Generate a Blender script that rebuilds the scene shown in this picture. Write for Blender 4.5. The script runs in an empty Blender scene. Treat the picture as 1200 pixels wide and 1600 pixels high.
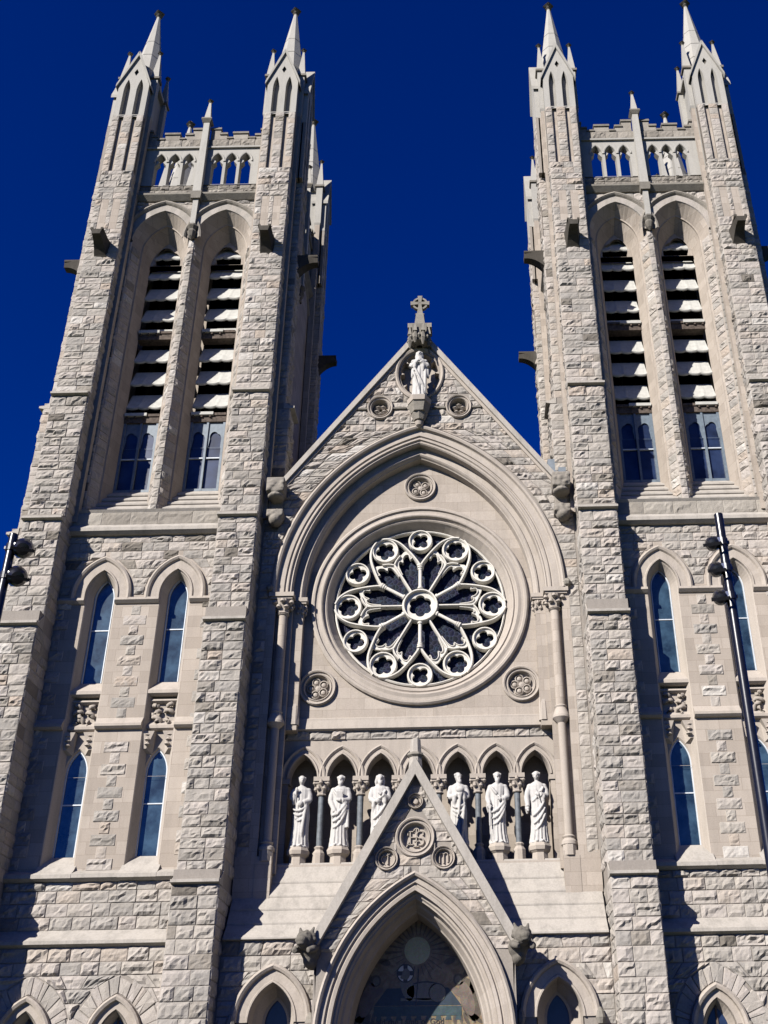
import bpy, math, random
import numpy as np
from mathutils import Matrix, Vector
from mathutils.geometry import tessellate_polygon
R_=math.radians
sc=bpy.context.scene
C=sc.collection
# ---------------------------------------------------------------- camera, sky, sun, exposure
cam_d=bpy.data.cameras.new('camera'); cam=bpy.data.objects.new('camera',cam_d); C.objects.link(cam)
cam_d.sensor_width=36; cam_d.sensor_fit='AUTO'; cam_d.lens=1700.8/1600*36
cam_d.shift_x=(600-727.9)/1600; cam_d.shift_y=0; cam_d.clip_start=.1; cam_d.clip_end=3000
cam.matrix_world=Matrix.Translation((1.78,-36,1.6))@Matrix.Rotation(R_(90+29.74),4,'X')@Matrix.Rotation(R_(-1.15),4,'Z')
sc.camera=cam
SUN=Vector((.85,1,-.80)).normalized()
elev=math.asin(-SUN.z); azi=math.atan2(-SUN.x,-SUN.y)
w=bpy.data.worlds.new('World'); sc.world=w; w.use_nodes=True
nt=w.node_tree; nt.nodes.clear()
sky=nt.nodes.new('ShaderNodeTexSky'); sky.sky_type='NISHITA'; sky.sun_disc=False
sky.sun_elevation=elev; sky.sun_rotation=azi; sky.altitude=300; sky.air_density=.68; sky.dust_density=0.25; sky.ozone_density=8.0
hs=nt.nodes.new('ShaderNodeHueSaturation'); hs.inputs['Saturation'].default_value=1.5; hs.inputs['Hue'].default_value=.526
bg=nt.nodes.new('ShaderNodeBackground'); bg.inputs['Strength'].default_value=0.05
out=nt.nodes.new('ShaderNodeOutputWorld')
nt.links.new(sky.outputs[0],hs.inputs['Color']); nt.links.new(hs.outputs[0],bg.inputs[0]); nt.links.new(bg.outputs[0],out.inputs[0])
sd=bpy.data.lights.new('sun','SUN'); sd.energy=5.0; sd.angle=R_(.5); sd.color=(1,.955,.89)
so=bpy.data.objects.new('sun',sd); C.objects.link(so); so.rotation_euler=SUN.to_track_quat('-Z','Y').to_euler()
sc.view_settings.view_transform='Standard'; sc.view_settings.look='None'; sc.view_settings.exposure=1.06; sc.view_settings.gamma=1
sc.cycles.max_bounces=5; sc.cycles.diffuse_bounces=1; sc.cycles.glossy_bounces=3

rnd=random.Random(7)
# ---------------------------------------------------------------- materials
def newmat(name):
    m=bpy.data.materials.new(name); m.use_nodes=True; n=m.node_tree; n.nodes.clear()
    o=n.nodes.new('ShaderNodeOutputMaterial'); b=n.nodes.new('ShaderNodeBsdfPrincipled'); n.links.new(b.outputs[0],o.inputs[0])
    return m,n,b
def N(n,t,**k):
    x=n.nodes.new(t)
    for a,v in k.items():
        if a.startswith('i_'):
            key=a[2:]; key=int(key) if key.isdigit() else key.replace('_',' ')
            x.inputs[key].default_value=v
        else: setattr(x,a,v)
    return x
def ramp(n,stops,interp='LINEAR'):
    r=n.nodes.new('ShaderNodeValToRGB'); cr=r.color_ramp; cr.interpolation=interp
    while len(cr.elements)<len(stops): cr.elements.new(.5)
    for e,(p,c) in zip(cr.elements,stops): e.position=p; e.color=(*c,1)
    return r
def mix(n,blend,fac,a,b):
    x=n.nodes.new('ShaderNodeMix'); x.data_type='RGBA'; x.blend_type=blend; x.clamp_factor=True
    if isinstance(fac,(int,float)): x.inputs[0].default_value=fac
    else: n.links.new(fac,x.inputs[0])
    for i,v in ((6,a),(7,b)):
        if isinstance(v,tuple): x.inputs[i].default_value=(*v,1)
        else: n.links.new(v,x.inputs[i])
    return x.outputs[2]
TINT=(1.045,1.0,.945)
def stone_mat(name,stops,bump=.35,bscale=9,dirt=.35,rough=.92,joints=None,dirtcol=(.10,.095,.085),mott=.25,alb=None):
    ALB=(alb or .60)*.84
    m,n,b=newmat(name)
    at=N(n,'ShaderNodeAttribute',attribute_name='tone')
    geo=N(n,'ShaderNodeNewGeometry')
    r=ramp(n,[(p,tuple(x*ALB*t for x,t in zip(c,TINT))) for p,c in stops])
    big=N(n,'ShaderNodeTexNoise',i_Scale=.55,i_Detail=5.,i_Roughness=.6); n.links.new(geo.outputs['Position'],big.inputs['Vector'])
    med=N(n,'ShaderNodeTexNoise',i_Scale=3.2,i_Detail=8.,i_Roughness=.65); n.links.new(geo.outputs['Position'],med.inputs['Vector'])
    fin=N(n,'ShaderNodeTexNoise',i_Scale=float(bscale)*2.2,i_Detail=8.,i_Roughness=.7); n.links.new(geo.outputs['Position'],fin.inputs['Vector'])
    add=N(n,'ShaderNodeMath',operation='MULTIPLY_ADD'); n.links.new(med.outputs[0],add.inputs[0]); add.inputs[1].default_value=mott
    sub=N(n,'ShaderNodeMath',operation='SUBTRACT'); n.links.new(at.outputs['Fac'],sub.inputs[0]); sub.inputs[1].default_value=mott*.5
    n.links.new(sub.outputs[0],add.inputs[2])
    n.links.new(add.outputs[0],r.inputs[0])
    # weathering streaks: noise stretched vertically
    mp=N(n,'ShaderNodeMapping'); mp.inputs['Scale'].default_value=(2.2,2.2,.35); n.links.new(geo.outputs['Position'],mp.inputs['Vector'])
    st=N(n,'ShaderNodeTexNoise',i_Scale=1.3,i_Detail=7.,i_Roughness=.7); n.links.new(mp.outputs[0],st.inputs['Vector'])
    sr=ramp(n,[(.46,(0,0,0)),(.80,(1,1,1))]); n.links.new(st.outputs[0],sr.inputs[0])
    sm=N(n,'ShaderNodeMath',operation='MULTIPLY'); n.links.new(sr.outputs[0],sm.inputs[0]); sm.inputs[1].default_value=dirt
    col=mix(n,'MIX',sm.outputs[0],r.outputs[0],dirtcol)
    fr=ramp(n,[(.30,(.72,.70,.68)),(.62,(1.06,1.05,1.04))]); n.links.new(fin.outputs[0],fr.inputs[0])
    col=mix(n,'MULTIPLY',.55,col,fr.outputs[0])
    hgt=fin.outputs[0]
    bm=N(n,'ShaderNodeBump',i_Strength=bump,i_Distance=.03)
    if joints:
        sx=N(n,'ShaderNodeSeparateXYZ'); n.links.new(geo.outputs['Position'],sx.inputs[0])
        sn=N(n,'ShaderNodeSeparateXYZ'); n.links.new(geo.outputs['True Normal'],sn.inputs[0])
        ab=N(n,'ShaderNodeMath',operation='ABSOLUTE'); n.links.new(sn.outputs[0],ab.inputs[0])
        gt=N(n,'ShaderNodeMath',operation='GREATER_THAN'); n.links.new(ab.outputs[0],gt.inputs[0]); gt.inputs[1].default_value=.7
        mx=N(n,'ShaderNodeMix',data_type='FLOAT'); n.links.new(gt.outputs[0],mx.inputs[0]); n.links.new(sx.outputs[0],mx.inputs[2]); n.links.new(sx.outputs[1],mx.inputs[3])
        cb=N(n,'ShaderNodeCombineXYZ'); n.links.new(mx.outputs[0],cb.inputs[0]); n.links.new(sx.outputs[2],cb.inputs[1])
        br=N(n,'ShaderNodeTexBrick',i_Scale=1.,offset=.5); br.inputs['Mortar Size'].default_value=.006; br.inputs['Mortar Smooth'].default_value=.3
        br.inputs['Brick Width'].default_value=joints[0]; br.inputs['Row Height'].default_value=joints[1]; br.inputs['Bias'].default_value=0
        br.inputs['Color1'].default_value=(.82,.80,.78,1); br.inputs['Color2'].default_value=(1.07,1.06,1.05,1); br.inputs['Mortar'].default_value=(.62,.58,.54,1)
        n.links.new(cb.outputs[0],br.inputs['Vector'])
        col=mix(n,'MULTIPLY',.9,col,br.outputs['Color'])
        iv=N(n,'ShaderNodeMath',operation='MULTIPLY_ADD'); n.links.new(br.outputs['Fac'],iv.inputs[0]); iv.inputs[1].default_value=-.8; n.links.new(hgt,iv.inputs[2]); hgt=iv.outputs[0]
    n.links.new(hgt,bm.inputs['Height']); n.links.new(bm.outputs[0],b.inputs['Normal'])
    n.links.new(col,b.inputs['Base Color']); b.inputs['Roughness'].default_value=rough; b.inputs['Specular IOR Level'].default_value=.2
    return m
ROCK=[(0,(.22,.205,.185)),(.18,(.38,.355,.32)),(.34,(.46,.45,.435)),(.5,(.56,.535,.50)),(.66,(.60,.57,.55)),(.8,(.58,.525,.47)),(.88,(.56,.49,.43)),(.93,(.64,.61,.58)),(1,(.72,.71,.69))]
DRS=[(0,(.44,.40,.36)),(.35,(.56,.515,.47)),(.7,(.62,.575,.53)),(1,(.66,.62,.58))]
M={}
M['rock']=stone_mat('rock_faced_limestone',ROCK,bump=.55,bscale=7,dirt=.42)
M['mortar']=stone_mat('lime_mortar',[(0,(.36,.34,.32)),(1,(.46,.43,.40))],bump=.2,dirt=.3)
M['dress']=stone_mat('dressed_limestone',DRS,bump=.16,bscale=12,dirt=.36,mott=.45)
M['ash']=stone_mat('smooth_ashlar',DRS,bump=.14,bscale=12,dirt=.28,joints=(.98,.42),mott=.4)
M['pale']=stone_mat('pale_grey_limestone',[(0,(.40,.40,.38)),(.5,(.56,.565,.55)),(1,(.66,.66,.64))],bump=.22,bscale=9,dirt=.30,mott=.4)
M['slope']=stone_mat('weathered_slope_stone',[(0,(.46,.44,.41)),(.5,(.57,.55,.52)),(1,(.64,.62,.59))],bump=.28,bscale=8,dirt=.55,mott=.5)
M['dark']=stone_mat('blackened_carved_stone',[(0,(.10,.095,.085)),(.5,(.22,.21,.19)),(1,(.40,.385,.35))],bump=.5,bscale=10,dirt=.55,mott=.9)
M['grey']=stone_mat('lichen_grey_stone',[(0,(.20,.19,.17)),(.5,(.36,.34,.31)),(1,(.52,.50,.46))],bump=.55,bscale=7,dirt=.45,mott=.8)
M['spout']=stone_mat('dark_waterspout_stone',[(0,(.045,.042,.038)),(1,(.13,.12,.105))],bump=.3,dirt=.3,mott=.8)  # waterspout stone, very dark all over
M['trac']=stone_mat('white_tracery_stone',[(0,(.60,.60,.57)),(1,(.74,.74,.71))],bump=.12,dirt=.25,mott=.4,alb=.86)
M['marble']=stone_mat('white_statue_stone',[(0,(.74,.75,.76)),(1,(.84,.85,.86))],bump=.12,bscale=10,dirt=.42,rough=.85,mott=.4,dirtcol=(.30,.30,.30),alb=.54)
def plain(name,col,rough=.6,metal=0,spec=.4,noise=0,bump=0,bs=6):
    m,n,b=newmat(name)
    b.inputs['Roughness'].default_value=rough; b.inputs['Metallic'].default_value=metal; b.inputs['Specular IOR Level'].default_value=spec
    geo=N(n,'ShaderNodeNewGeometry'); t=N(n,'ShaderNodeTexNoise',i_Scale=float(bs),i_Detail=6.,i_Roughness=.6); n.links.new(geo.outputs['Position'],t.inputs['Vector'])
    lo=tuple(c*(1-noise) for c in col); hi=tuple(min(1,c*(1+noise)) for c in col)
    r=ramp(n,[(.35,lo),(.65,hi)]); n.links.new(t.outputs[0],r.inputs[0]); n.links.new(r.outputs[0],b.inputs['Base Color'])
    if bump:
        bm=N(n,'ShaderNodeBump',i_Strength=bump,i_Distance=.02); n.links.new(t.outputs[0],bm.inputs['Height']); n.links.new(bm.outputs[0],b.inputs['Normal'])
    return m
M['glass']=plain('lancet_window_glass',(.022,.042,.062),.16,0,.9,.55,.05,1.7)
M['bglass']=plain('belfry_window_glass',(.01,.018,.045),.3,0,.5,.5,.03,1.2)
M['frame']=plain('grey_painted_window_frame',(.10,.125,.15),.5,0,.4,.15)
M['bar']=plain('pale_saddle_bar',(.40,.43,.46),.5,0,.4,.1)
M['louvre']=plain('off_white_louvre_boards',(.33,.325,.30),.75,0,.2,.10,.15,5)
M['beam']=plain('dark_weathered_timber_beam',(.07,.055,.045),.85,0,.2,.4,.3,9)
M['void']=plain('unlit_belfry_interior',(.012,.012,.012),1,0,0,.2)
M['slate']=plain('dark_slate_shaft',(.085,.095,.105),.6,0,.4,.3,.1,8)
M['black']=plain('black_painted_steel',(.006,.006,.008),.28,0,.6,.3,.02,20)
M['lens']=plain('floodlight_lens',(.03,.035,.04),.08,0,.9,.2)
M['chrome']=plain('zinc_clamp',(.45,.46,.47),.35,.9,.5,.2)
M['flash']=plain('pale_metal_flashing',(.13,.15,.17),.6,.2,.5,.25,.1,2)
M['roof']=plain('slate_roof',(.06,.065,.075),.7,0,.3,.35,.3,8)
M['wood']=plain('oak_door',(.09,.045,.02),.55,0,.4,.35,.2,12)
def lead_mat():
    m,n,b=newmat('leaded_dark_glass')
    geo=N(n,'ShaderNodeNewGeometry'); v=N(n,'ShaderNodeTexVoronoi',feature='DISTANCE_TO_EDGE',i_Scale=6.5); n.links.new(geo.outputs['Position'],v.inputs['Vector'])
    v2=N(n,'ShaderNodeTexVoronoi',i_Scale=6.5); n.links.new(geo.outputs['Position'],v2.inputs['Vector'])
    r=ramp(n,[(0,(.035,.04,.055)),(.04,(.035,.04,.055)),(.07,(.004,.006,.014))]); n.links.new(v.outputs['Distance'],r.inputs[0])
    c=mix(n,'MULTIPLY',.5,r.outputs[0],v2.outputs['Color'])
    c=mix(n,'MULTIPLY',1,c,(.6,.68,1.0))
    n.links.new(c,b.inputs['Base Color']); b.inputs['Roughness'].default_value=.5; b.inputs['Specular IOR Level'].default_value=.15
    bm=N(n,'ShaderNodeBump',i_Strength=.5,i_Distance=.02); n.links.new(v.outputs['Distance'],bm.inputs['Height']); n.links.new(bm.outputs[0],b.inputs['Normal'])
    return m
M['lead']=lead_mat()
def mos_mat(name,col,col2,sc_=3.):
    m,n,b=newmat(name)
    geo=N(n,'ShaderNodeNewGeometry'); v=N(n,'ShaderNodeTexVoronoi',i_Scale=45.); n.links.new(geo.outputs['Position'],v.inputs['Vector'])
    t=N(n,'ShaderNodeTexNoise',i_Scale=sc_,i_Detail=6.,i_Distortion=1.5); n.links.new(geo.outputs['Position'],t.inputs['Vector'])
    r=ramp(n,[(.38,col),(.62,col2)]); n.links.new(t.outputs[0],r.inputs[0])
    c=mix(n,'MULTIPLY',.35,r.outputs[0],v.outputs['Color'])
    n.links.new(c,b.inputs['Base Color']); b.inputs['Roughness'].default_value=.45
    return m
M['mosbg']=mos_mat('mosaic_gold_and_grey',(.14,.10,.05),(.22,.175,.11))
M['mosray']=mos_mat('mosaic_dark_rays',(.05,.04,.03),(.09,.075,.05))
M['mossun']=mos_mat('mosaic_sun_disc',(.36,.38,.22),(.40,.42,.26))
M['mosblue']=mos_mat('mosaic_blue_altar',(.012,.022,.032),(.02,.035,.05))
M['mosteal']=mos_mat('mosaic_teal_cloth',(.02,.04,.045),(.035,.06,.065))
M['moslamb']=mos_mat('mosaic_lamb_wool',(.12,.115,.09),(.16,.15,.12))
M['moswhite']=mos_mat('mosaic_white',(.5,.5,.45),(.6,.6,.55))
M['mosred']=mos_mat('mosaic_dark_red',(.10,.075,.06),(.14,.11,.085))
M['mosdark']=mos_mat('mosaic_black_outline',(.02,.018,.02),(.04,.035,.03))

# ---------------------------------------------------------------- mesh builder
I4=Matrix.Identity(4)
class MB:
    def __init__(s,xf=None):
        s.V=[];s.F=[];s.M=[];s.T=[];s.S=[];s.mats=[];s.n=0; s.xf=xf
    def mi(s,m):
        if m not in s.mats: s.mats.append(m)
        return s.mats.index(m)
    def add(s,vs,fs,mat,tone=.5,smooth=False):
        b=s.n; s.V.extend(vs); s.n+=len(vs); k=s.mi(mat)
        tl=isinstance(tone,(list,tuple))
        for i,f in enumerate(fs):
            s.F.append(tuple(a+b for a in f)); s.M.append(k); s.T.append(tone[i] if tl else tone); s.S.append(smooth)
    def box(s,x0,x1,y0,y1,z0,z1,mat,tone=.5):
        v=[(x,y,z) for z in (z0,z1) for x,y in ((x0,y0),(x1,y0),(x1,y1),(x0,y1))]
        s.add(v,[(3,2,1,0),(4,5,6,7),(0,1,5,4),(1,2,6,5),(2,3,7,6),(3,0,4,7)],mat,tone)
    def prism_y(s,poly,y0,y1,mat,tone=.5):  # polygon in (x,z) extruded along y
        n=len(poly); v=[(x,y0,z) for x,z in poly]+[(x,y1,z) for x,z in poly]
        tri=tessellate_polygon([[Vector((x,z,0)) for x,z in poly]])
        fs=[tuple(t) for t in tri]+[tuple(a+n for a in t[::-1]) for t in tri]
        fs+=[(i,(i+1)%n,(i+1)%n+n,i+n) for i in range(n)]
        s.add(v,fs,mat,tone)
    def prism_x(s,poly,x0,x1,mat,tone=.5):  # polygon in (y,z)
        n=len(poly); v=[(x0,y,z) for y,z in poly]+[(x1,y,z) for y,z in poly]
        fs=[tuple(range(n)),tuple(range(2*n-1,n-1,-1))]+[(i,(i+1)%n,(i+1)%n+n,i+n) for i in range(n)]
        s.add(v,fs,mat,tone)
    def frust(s,cx,cy,z0,r0,z1,r1,n,mat,tone=.5,rot=None,smooth=False,cap=True):
        rot=math.pi/n if rot is None else rot
        v=[]
        for z,r in((z0,r0),(z1,r1)):
            for i in range(n):
                a=rot+2*math.pi*i/n; v.append((cx+r*math.cos(a),cy+r*math.sin(a),z))
        fs=[(i,(i+1)%n,(i+1)%n+n,i+n) for i in range(n)]
        s.add(v,fs,mat,tone,smooth)
        if cap: s.add(v,[tuple(range(n))[::-1],tuple(range(n,2*n))],mat,tone)
    def lathe(s,cx,cy,prof,n,mat,tone=.5,smooth=True,rot=0):
        for (r0,z0),(r1,z1) in zip(prof,prof[1:]): s.frust(cx,cy,z0,max(r0,1e-4),z1,max(r1,1e-4),n,mat,tone,rot or math.pi/n,smooth,False)
    def ring_y(s,cx,cz,prof,n,mat,tone=.5,zs=1.,smooth=False):  # lathe about the y axis; prof (r,y)
        v=[];fs=[]
        for r,y in prof:
            for i in range(n):
                a=2*math.pi*i/n; v.append((cx+r*math.cos(a),y,cz+r*zs*math.sin(a)))
        for j in range(len(prof)-1):
            for i in range(n): fs.append((j*n+i,j*n+(i+1)%n,(j+1)*n+(i+1)%n,(j+1)*n+i))
        s.add(v,fs,mat,[tone+.12*math.sin(7.3*(i//3)) for _ in range(len(prof)-1) for i in range(n)],smooth)
        if prof[-1][0]<1e-3: pass
    def plate(s,y,outer,holes,mat,tone=.5):
        loops=[outer]+holes; flat=[p for l in loops for p in l]
        tri=tessellate_polygon([[Vector((x,z,0)) for x,z in l] for l in loops])
        s.add([(x,y,z) for x,z in flat],[tuple(t) for t in tri],mat,tone)
    def tube(s,pts,r,n,mat,tone=.5,cap=True,smooth=True):
        pts=[Vector(p) for p in pts]; m=len(pts); v=[]
        for i,p in enumerate(pts):
            d=(pts[min(i+1,m-1)]-pts[max(i-1,0)]).normalized()
            a=d.orthogonal().normalized() if abs(d.z)<.9 else Vector((1,0,0)); b=d.cross(a).normalized(); a=b.cross(d)
            rr=r[i] if isinstance(r,(list,tuple)) else r
            for k in range(n):
                t=2*math.pi*k/n; q=p+a*rr*math.cos(t)+b*rr*math.sin(t); v.append(tuple(q))
        fs=[(i*n+k,i*n+(k+1)%n,(i+1)*n+(k+1)%n,(i+1)*n+k) for i in range(m-1) for k in range(n)]
        s.add(v,fs,mat,tone,smooth)
        if cap: s.add(v[:n]+v[-n:],[tuple(range(n))[::-1],tuple(range(n,2*n))],mat,tone)
    def rib(s,pts,wd,yf,yb,mat,tone=.5,closed=False):  # bevelled stone rib along a curve in the (x,z) plane
        P=[np.array(p,float) for p in pts]; n=len(P); prof=[(-.5,1),(-.5,.35),(-.2,0),(.2,0),(.5,.35),(.5,1)]; v=[]
        for i in range(n):
            a=P[(i-1)%n] if (closed or i>0) else P[i]; b=P[(i+1)%n] if (closed or i<n-1) else P[i]
            d=b-a; d=d/(np.linalg.norm(d)+1e-9); nn=np.array((-d[1],d[0]))
            for o,t in prof:
                q=P[i]+nn*o*wd; v.append((q[0],yf+(yb-yf)*t,q[1]))
        k=len(prof); fs=[]
        for i in range(n if closed else n-1):
            j=(i+1)%n
            for a in range(k-1): fs.append((i*k+a,j*k+a,j*k+a+1,i*k+a+1))
        s.add(v,fs,mat,tone)
    def build(s,name,parent=None,mw=None):
        V=np.array(s.V,dtype=np.float64).reshape(-1,3); F=s.F
        if s.xf is not None:
            A=np.array(s.xf); V=V@A[:3,:3].T+A[:3,3]
            if np.linalg.det(A[:3,:3])<0: F=[f[::-1] for f in F]
        if mw is not None and mw.determinant()<0:   # bake the mirror into the mesh, keep the object matrix proper
            V=V*np.array((-1,1,1)); F=[f[::-1] for f in F]; mw=mw@Matrix.Diagonal((-1,1,1,1))
        me=bpy.data.meshes.new(name); me.from_pydata(V.tolist(),[],F)
        for m in s.mats: me.materials.append(M[m])
        me.polygons.foreach_set('material_index',s.M); me.polygons.foreach_set('use_smooth',s.S)
        a=me.attributes.new('tone','FLOAT','FACE'); a.data.foreach_set('value',np.clip(np.array(s.T,dtype=np.float32),0,1))
        me.validate(); me.update()
        o=bpy.data.objects.new(name,me); C.objects.link(o)
        if parent: o.parent=parent
        if mw is not None: o.matrix_world=mw
        return o
def inst(o,parent,mw,name=None):
    if mw.determinant()<0: mw=mw@Matrix.Diagonal((-1,1,1,1))
    c=o.copy(); C.objects.link(c); c.parent=parent; c.matrix_local=mw
    return c
# ---- rock faced stones laid in courses on a plane: O + u*U + v*V, proud along Nn
def stones(mb,O,U,Vv,Nn,v0,v1,spans,ch=(.32,.42),sl=(.42,.85),amp=.07,mat='rock',tb=0.,tr=.46,rs=None):
    rs=rs or rnd
    O=np.array(O,float);U=np.array(U,float);W=np.array(Vv,float);Nn=np.array(Nn,float)
    if callable(spans): sp=spans
    else: sp=lambda v,q=spans:[q]
    v=v0
    while v<v1-.06:
        h=rs.uniform(*ch)
        if v1-(v+h)<.2: h=v1-v
        a=sp(v+.006); b=sp(v+h-.006)
        if len(a)!=len(b): a=b=sp(v+h*.5)
        ct=rs.gauss(0,.05)
        for (l0,r0),(l1,r1) in zip(a,b):
            L=max(r0-l0,r1-l1)
            if L<.07: continue
            cuts=[0.]
            while True:
                q=cuts[-1]+rs.uniform(*sl)/L
                if q>1-.22/L: break
                cuts.append(q)
            cuts.append(1.)
            for c0,c1 in zip(cuts,cuts[1:]):
                bl=l0+(r0-l0)*c0; br=l0+(r0-l0)*c1; tl=l1+(r1-l1)*c0; tr_=l1+(r1-l1)*c1
                ln=max(br-bl,tr_-tl)
                if ln<.05: continue
                nu=max(2,min(10,int(ln/.10))); 
                e=min(.12,.022/ln); su=[0,e]+[e+(1-2*e)*(i+rs.uniform(-.25,.25))/nu for i in range(1,nu)]+[1-e,1]
                sv=[0,.06,.06+.88*(.25+rs.uniform(-.08,.08)),.06+.88*(.5+rs.uniform(-.08,.08)),.06+.88*(.75+rs.uniform(-.08,.08)),.94,1]; br_=rs.random()<.4; ba=rs.uniform(-1,1); bb=rs.uniform(.25,.7)
                j=.005; A=amp*rs.uniform(.45,1.45); tu=rs.uniform(-.5,.5); tv=rs.uniform(-.75,.35)
                pu=rs.uniform(.2,.8); vs=[]
                for y,t in enumerate(sv):
                    for x,q in enumerate(su):
                        lo=bl+(br-bl)*q; hi=tl+(tr_-tl)*q
                        uu=lo+(hi-lo)*t; vv=v+h*t
                        uu+= j if q==0 else (-j if q==1 else 0); vv+= j if t==0 else (-j if t==1 else 0)
                        if q in(0,1) or t in (0,1): d=0
                        elif x==1 or x==len(su)-2 or y==1 or y==len(sv)-2: d=A*(.22+.35*rs.random())
                        else: d=A*(.55+.45*(1-abs(q-pu)*1.2)+tu*(q-.5)+tv*(t-.5)+rs.uniform(-.34,.40)-(.75 if br_ and t<bb+ba*(q-.5) else 0))
                        p=O+U*uu+W*vv+Nn*max(d,0 if (q in (0,1) or t in (0,1)) else .008); vs.append((p[0],p[1],p[2]))
                k=len(su)
                fs=[(y*k+x,y*k+x+1,(y+1)*k+x+1,(y+1)*k+x) for y in range(len(sv)-1) for x in range(k-1)]
                t0=rs.random(); tone=.5+ct+tb+tr*(t0-.5)+(.38 if rs.random()<.07 else 0)-(.30 if rs.random()<.07 else 0)
                mb.add(vs,fs,mat,min(1,max(0,tone)))
        v+=h
# ---- pointed arches
class Arch:
    def __init__(s,c,w,zs,h): s.c,s.w,s.zs,s.h=c,w,zs,h; s.R=(w*w+h*h)/(2*w)
    def apex(s,d=0): return s.zs+math.sqrt(max((s.R+d)**2-(s.R-s.w)**2,0))
    def pts(s,d=0,n=10,z0=None):
        Rd=s.R+d; k=(s.R-s.w)/Rd; th=math.acos(max(-1,min(1,k)))
        L=[(s.c-s.w+s.R-Rd*math.cos(th*i/n), s.zs+Rd*math.sin(th*i/n)) for i in range(n+1)]
        Rr=[(2*s.c-x,z) for x,z in L[:-1]][::-1]
        r=L+Rr
        if z0 is not None: r=[(L[0][0],z0)]+r+[(Rr[-1][0],z0)]
        return r
    def half(s,z,d=0):
        if z<=s.zs: return s.w+d
        t=z-s.zs; Rd=s.R+d
        if t>=Rd: return -1
        return math.sqrt(Rd*Rd-t*t)-(s.R-s.w)
def mould(mb,a,prof,z0=None,n=10,mat='dress',tone=.5,smooth=False,vs=2,ends=False):
    rows=[[(x,y,z) for x,z in a.pts(d,n,z0)] for d,y in prof]; m=len(rows[0])
    v=[p for r in rows for p in r]; fs=[];tn=[]
    rt=[tone+rnd.uniform(-.16,.16) for _ in range(m)]
    for j in range(len(rows)-1):
        for i in range(m-1): fs.append((j*m+i,j*m+i+1,(j+1)*m+i+1,(j+1)*m+i)); tn.append(rt[i//vs])
    mb.add(v,fs,mat,tn,smooth)
    if ends:
        k=len(rows); mb.add([rows[j][0] for j in range(k)],[tuple(range(k))],mat,tone); mb.add([rows[j][-1] for j in range(k)],[tuple(range(k))],mat,tone)
def loft(mb,secs,n=10,mat='dress',tone=.5,vs=2):  # secs: (Arch,y,z0)
    rows=[[(x,y,z) for x,z in a.pts(0,n,z0)] for a,y,z0 in secs]; m=len(rows[0])
    v=[p for r in rows for p in r]; fs=[];tn=[]
    rt=[tone+rnd.uniform(-.16,.16) for _ in range(m)]
    for j in range(len(rows)-1):
        for i in range(m-1): fs.append((j*m+i,j*m+i+1,(j+1)*m+i+1,(j+1)*m+i)); tn.append(rt[i//vs])
    mb.add(v,fs,mat,tn)
def ell0(cx,cz,a,b,n=28): return [(cx+a*math.cos(2*math.pi*i/n),cz+b*math.sin(2*math.pi*i/n)) for i in range(n)]
def minus(span,cuts):
    out=[span]
    for a,b in cuts:
        if b<=a: continue
        nx=[]
        for l,r in out:
            if b<=l or a>=r: nx.append((l,r)); continue
            if a>l: nx.append((l,a))
            if b<r: nx.append((b,r))
        out=nx
    return out
def arch_cut(a,z,d,z0):
    if z<z0: return (0,0)
    h=a.half(z,d); return (a.c-h,a.c+h) if h>0 else (0,0)
def weather(mb,x0,x1,yw,yf,z0,z1,mat='slope',lip=.19,tone=.55):  # sloping cap: top edge at yw,z1, lip at yf,z0
    mb.prism_x([(yw+.05,z1),(yf,z0+.12),(yf-lip,z0+.10),(yf-lip,z0+.01),(yf-.01,z0-.03),(yw+.05,z0-.03)],x0,x1,mat,tone)
def foil(mb,cx,cz,R,n,rot,yf,yb,mat,tone=.5,hub=None,fr=.33,fd=.46,seg=72):
    a=R*fr; b=R*fd; vo=[];vi=[]
    for i in range(seg):
        t=2*math.pi*i/seg; best=R*.12
        for k in range(n):
            ph=t-(rot+2*math.pi*k/n); ph=(ph+math.pi)%(2*math.pi)-math.pi
            q=a*a-(b*math.sin(ph))**2
            if q>0 and math.cos(ph)>0: best=max(best,b*math.cos(ph)+math.sqrt(q))
        vo.append((R*math.cos(t),R*math.sin(t))); vi.append((best*math.cos(t),best*math.sin(t)))
    v=[(cx+x,yf,cz+z) for x,z in vo]+[(cx+x,yf+.02,cz+z) for x,z in vi]+[(cx+x,yb,cz+z) for x,z in vi]
    fs=[]
    for i in range(seg):
        j=(i+1)%seg; fs+= [(i,j,seg+j,seg+i),(seg+i,seg+j,2*seg+j,2*seg+i)]
    mb.add(v,fs,mat,tone)
def knob(mb,cx,cy,z,r,mat='dark'):
    mb.lathe(cx,cy,[(r*.35,z-r*1.6),(r*.45,z-r*1.2),(r*.75,z-r*.9),(r*.4,z-r*.7),(r*.5,z-r*.4),(r*1.0,z),(r*.55,z+r*.5),(r*.3,z+r*.9),(0,z+r*1.2)],8,mat,.5)
    for k in range(4):
        a=math.pi/2*k; mb.lathe(cx+r*.8*math.cos(a),cy+r*.8*math.sin(a),[(0,z-r*.35),(r*.4,z),(0,z+r*.35)],6,mat,.4)
def thing(name,label,cat,loc=(0,0,0),group=None):
    o=bpy.data.objects.new(name,None); C.objects.link(o); o.location=loc; o.empty_display_size=.5
    o['label']=label; o['category']=cat
    if group: o['group']=group
    return o
def child(mb,name,parent): 
    o=mb.build(name,parent); return o

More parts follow.
